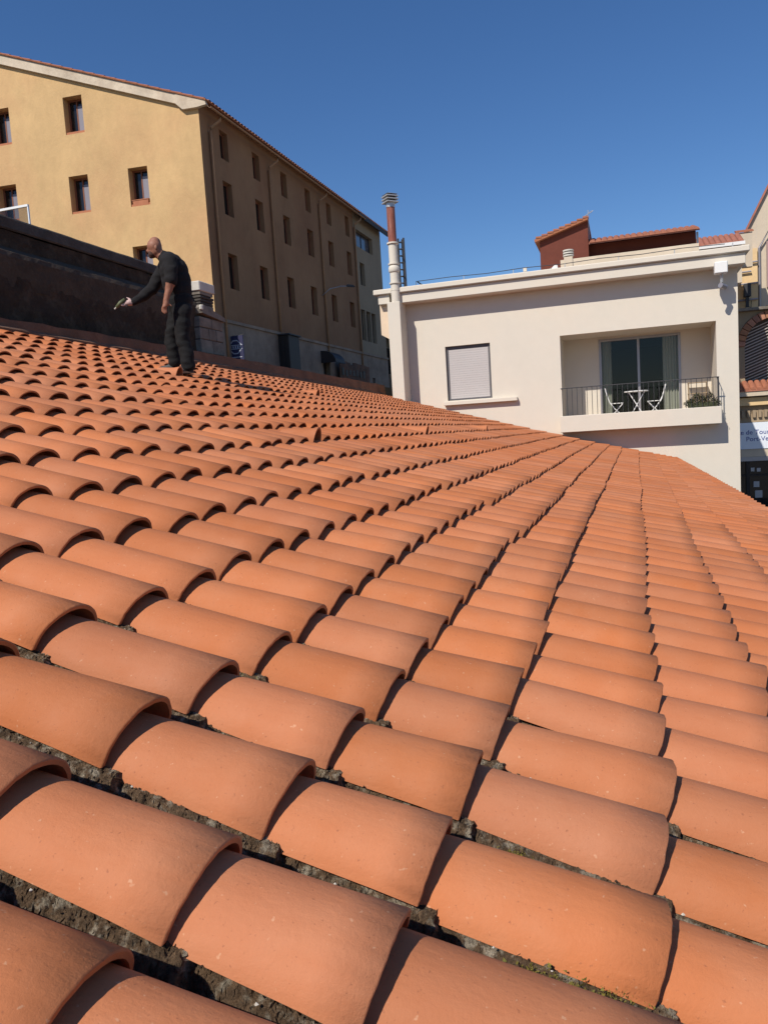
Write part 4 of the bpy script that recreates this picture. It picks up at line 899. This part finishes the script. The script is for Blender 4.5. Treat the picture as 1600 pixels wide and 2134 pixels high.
# skeleton: vertex -> (x toward the viewer's right, y away, z up), radius, tag ; local frame at PB, he faces -x
BODY = [
 ('hip', (.14, .0, .90), .150, 't'), ('waist', (.125, .0, 1.05), .165, 'k'), ('belly', (.105, .0, 1.18), .170, 'k'), ('chest', (.085, .0, 1.33), .165, 'k'), ('upper', (.045, .0, 1.44), .115, 'k'), ('neck0', (-.015, .0, 1.49), .078, 'k'),
 ('neck', (-.06, .0, 1.52), .062, 's'), ('skull0', (-.10, .0, 1.565), .080, 's'), ('skull1', (-.115, .0, 1.62), .092, 's'), ('crown', (-.105, .0, 1.665), .072, 's'),
 ('jaw', (-.15, .0, 1.525), .052, 'b'), ('chin', (-.172, .0, 1.495), .030, 'b'), ('nose', (-.208, .0, 1.565), .017, 's'),
 ('lsh', (.055, -.18, 1.40), .100, 'k'), ('larm', (.065, -.245, 1.28), .088, 'k'), ('lelb', (.06, -.27, 1.14), .078, 'k'), ('lfore', (.035, -.275, 1.07), .050, 's'), ('lwri', (-.015, -.27, .925), .034, 's'),
 ('lpalm', (-.03, -.27, .865), .038, 's'), ('lkn', (-.045, -.27, .82), .032, 's'),
 ('rsh', (-.01, .17, 1.40), .095, 'k'), ('rarm', (-.11, .195, 1.26), .085, 'k'), ('relb', (-.20, .19, 1.13), .075, 'k'), ('rfore', (-.32, .15, 1.03), .064, 'k'), ('rwri', (-.44, .11, .955), .046, 'k'), ('rpalm', (-.495, .10, .945), .038, 'g'), ('rkn', (-.53, .095, .94), .030, 'g'),
 ('lhip', (.155, -.10, .80), .120, 't'), ('lthigh', (.145, -.11, .62), .105, 't'), ('lknee', (.13, -.115, .46), .088, 't'), ('lcalf', (.165, -.115, .28), .090, 't'), ('lank', (.175, -.115, .10), .088, 't'),
 ('rhip', (.10, .10, .80), .118, 't'), ('rthigh', (.035, .105, .63), .102, 't'), ('rknee', (-.02, .105, .48), .084, 't'), ('rcalf', (-.005, .11, .32), .086, 't'), ('rank', (.0, .115, .17), .080, 't'),
]
ED = [('hip', 'waist'), ('waist', 'belly'), ('belly', 'chest'), ('chest', 'upper'), ('upper', 'neck0'), ('neck0', 'neck'), ('neck', 'skull0'), ('skull0', 'skull1'), ('skull1', 'crown'), ('skull0', 'jaw'), ('jaw', 'chin'), ('skull0', 'nose'),
 ('upper', 'lsh'), ('lsh', 'larm'), ('larm', 'lelb'), ('lelb', 'lfore'), ('lfore', 'lwri'), ('lwri', 'lpalm'), ('lpalm', 'lkn'), ('upper', 'rsh'), ('rsh', 'rarm'), ('rarm', 'relb'), ('relb', 'rfore'), ('rfore', 'rwri'), ('rwri', 'rpalm'), ('rpalm', 'rkn'),
 ('hip', 'lhip'), ('lhip', 'lthigh'), ('lthigh', 'lknee'), ('lknee', 'lcalf'), ('lcalf', 'lank'), ('hip', 'rhip'), ('rhip', 'rthigh'), ('rthigh', 'rknee'), ('rknee', 'rcalf'), ('rcalf', 'rank')]
def fingers(pre, base, dirn, side, tag, curl):
    global BODY, ED
    d = Vector(dirn).normalized(); s = Vector(side).normalized(); n_ = d.cross(s)
    for k, (o, ln_) in enumerate(((-.030, .072), (-.010, .082), (.010, .078), (.029, .062))):
        b = Vector(base) + s * o; p1 = b + d * ln_ * .5; p2 = p1 + (d + n_ * curl).normalized() * ln_ * .5
        BODY += [('%sf%d0' % (pre, k), tuple(p1), .0095, tag), ('%sf%d1' % (pre, k), tuple(p2), .008, tag)]
        ED += [(pre + 'kn', '%sf%d0' % (pre, k)), ('%sf%d0' % (pre, k), '%sf%d1' % (pre, k))]
    t0 = Vector(base) - d * .05 + s * -.045; t1 = t0 + (d * .6 - s * .5).normalized() * .045
    BODY += [(pre + 't0', tuple(t0), .012, tag), (pre + 't1', tuple(t1), .010, tag)]; ED += [(pre + 'palm', pre + 't0'), (pre + 't0', pre + 't1')]
fingers('l', (-.045, -.27, .82), (-.18, 0, -1), (-1, 0, .15), 's', .35)
fingers('r', (-.53, .095, .94), (-1, -.1, -.25), (0, -.4, -1), 'g', .8)
def skin_mesh(nodes, edges, order, extra):
    """one continuous surface: tapered capsules along the skeleton fused by a voxel remesh and smoothed"""
    idx = {n_[0]: k for k, n_ in enumerate(nodes)}; bm = bmesh.new()
    for n_ in nodes: bmesh.ops.create_icosphere(bm, subdivisions=3 if n_[2] > .03 else 2, radius=n_[2], matrix=Matrix.Translation(n_[1]))
    for c, rad in extra: bmesh.ops.create_icosphere(bm, subdivisions=3, radius=1.0, matrix=Matrix.Translation(c) @ Matrix.Diagonal((*rad, 1)))
    for a, b in edges:
        A, B = nodes[idx[a]], nodes[idx[b]]; pa, pb = Vector(A[1]), Vector(B[1]); d = pb - pa
        bmesh.ops.create_cone(bm, cap_ends=True, segments=16, radius1=A[2], radius2=B[2], depth=d.length, matrix=Matrix.Translation((pa + pb) / 2) @ d.to_track_quat('Z', 'Y').to_matrix().to_4x4())
    me = bpy.data.meshes.new('body'); bm.to_mesh(me); bm.free()
    o = bpy.data.objects.new('body', me); COL.objects.link(o)
    rm = o.modifiers.new('fuse', 'REMESH'); rm.mode = 'VOXEL'; rm.voxel_size = 0.009
    sm = o.modifiers.new('soft', 'SMOOTH'); sm.factor = 0.5; sm.iterations = 5
    dg = bpy.context.evaluated_depsgraph_get(); dg.update()
    m2 = bpy.data.meshes.new_from_object(o.evaluated_get(dg)); bpy.data.objects.remove(o)
    vs = np.array([v.co for v in m2.vertices]); fs = [tuple(p.vertices) for p in m2.polygons]
    cen = np.array([vs[list(f)].mean(0) for f in fs]); best = np.full(len(fs), 9.0); fm = np.zeros(len(fs), int)
    for a, b in edges:
        A, B = nodes[idx[a]], nodes[idx[b]]; pa, pb = np.array(A[1]), np.array(B[1]); ab = pb - pa
        t = np.clip((cen - pa) @ ab / (ab @ ab), 0, 1); d = np.linalg.norm(cen - pa - ab * t[:, None], axis=1) - (A[2] + (B[2] - A[2]) * t)
        w_ = d < best; best[w_] = d[w_]; fm[w_] = np.where(t[w_] < .5, order[A[3]], order[B[3]])
    return vs, fs, fm.tolist()
vs, fs, fm = skin_mesh(BODY, ED, {'k': 0, 't': 1, 's': 2, 'b': 3, 'g': 4}, [((.10, 0, 1.30), (.185, .20, .19)), ((.075, 0, 1.40), (.15, .21, .12)), ((.13, 0, 1.08), (.175, .20, .19)), ((.125, 0, 1.18), (.18, .195, .22)), ((.145, 0, .93), (.16, .20, .14))])
# fuller torso side to side, wrinkled cloth
for k in range(len(vs)):
    x, y, z = vs[k]
    if z < 1.5 and x > -.42: 
        a = .010 if z < .9 else .007
        vs[k] += np.array(nz.noise_vector(Vector((x * 7, y * 7, z * 16)))) * a * 1.3
ROT = math.radians(30); CR_, SR_ = math.cos(ROT), math.sin(ROT)
def turn(x, y): return (x * CR_ - y * SR_, x * SR_ + y * CR_)
# ears, one lobe on each side of the same mesh
def blob(c, rx, ry, rz, n=8):
    k = len(vs_l); 
    for a in range(n + 1):
        for b in range(n): t, p = math.pi * a / n, 2 * math.pi * b / n; vs_l.append((c[0] + rx * math.sin(t) * math.cos(p), c[1] + ry * math.sin(t) * math.sin(p), c[2] + rz * math.cos(t)))
    return [(k + a * n + b, k + a * n + (b + 1) % n, k + (a + 1) * n + (b + 1) % n, k + (a + 1) * n + b) for a in range(n) for b in range(n)]
vs_l = [tuple(v) for v in vs]
for s in (-1, 1): e = blob((-.095, s * .083, 1.59), .020, .012, .032); fs += e; fm += [2] * len(e)
vs_l = [(PB.x + turn(x, y)[0], PB.y + turn(x, y)[1], PB.z + z) for x, y, z in vs_l]
body = link_mesh('body', vs_l, fs, None, MAN, smooth=True, mats=[M_KNIT, M_TROUSER, M_SKIN, M_STUBBLE, M_GLOVE], fm=fm)
def shoe(x, y, z):
    prof = [(.10, .042, .09), (.085, .046, .10), (.02, .046, .095), (-.06, .050, .07), (-.13, .046, .055), (-.175, .032, .04)]
    vs, fs, n = [], [], 10
    W = lambda a, b, c: (PB.x + turn(a, b)[0], PB.y + turn(a, b)[1], PB.z + c)
    for (px_, hw, hh) in prof:
        for q in range(n):
            t = 2 * math.pi * q / n; vs.append(W(x + px_, y + hw * math.cos(t), z + hh * max(0, math.sin(t)) + .012))
    for a in range(len(prof) - 1):
        for q in range(n): fs.append((a * n + q, a * n + (q + 1) % n, (a + 1) * n + (q + 1) % n, (a + 1) * n + q))
    fs += [tuple(range(n)), tuple((len(prof) - 1) * n + q for q in range(n))[::-1]]
    sh = link_mesh('shoe', vs, fs, M_SHOE, MAN, smooth=True)
    MB().prism([(x + .11, y + .045), (x + .11, y - .045), (x - .10, y - .052), (x - .18, y - .025), (x - .18, y + .025), (x - .10, y + .052)], z - .012, z + .013, axis='z', X=W).build('sole', M_STUBBLE, sh)
shoe(.13, -.115, .015); shoe(-.05, .115, .06)
SP = thing('spray_gun', (PB.x + turn(-.6, .08)[0], PB.y + turn(-.6, .08)[1], PB.z + .85), 'small olive spray gun held out in the man\'s gloved hand', 'tool')
o3 = lambda a, b, c: (PB.x + turn(a, b)[0], PB.y + turn(a, b)[1], PB.z + c)
MB().tube([o3(-.54, .08, .985), o3(-.60, .075, .94), o3(-.655, .07, .885)], [.022, .026, .016], 10).build('barrel', M_GREEN, SP, smooth=True)
MB().tube([o3(-.655, .07, .885), o3(-.675, .068, .862)], .009, 8).build('nozzle', M_PALE, SP)
MB().tube([o3(-.55, .085, .96), o3(-.525, .09, .90)], .016, 8).build('grip', M_IRON, SP)
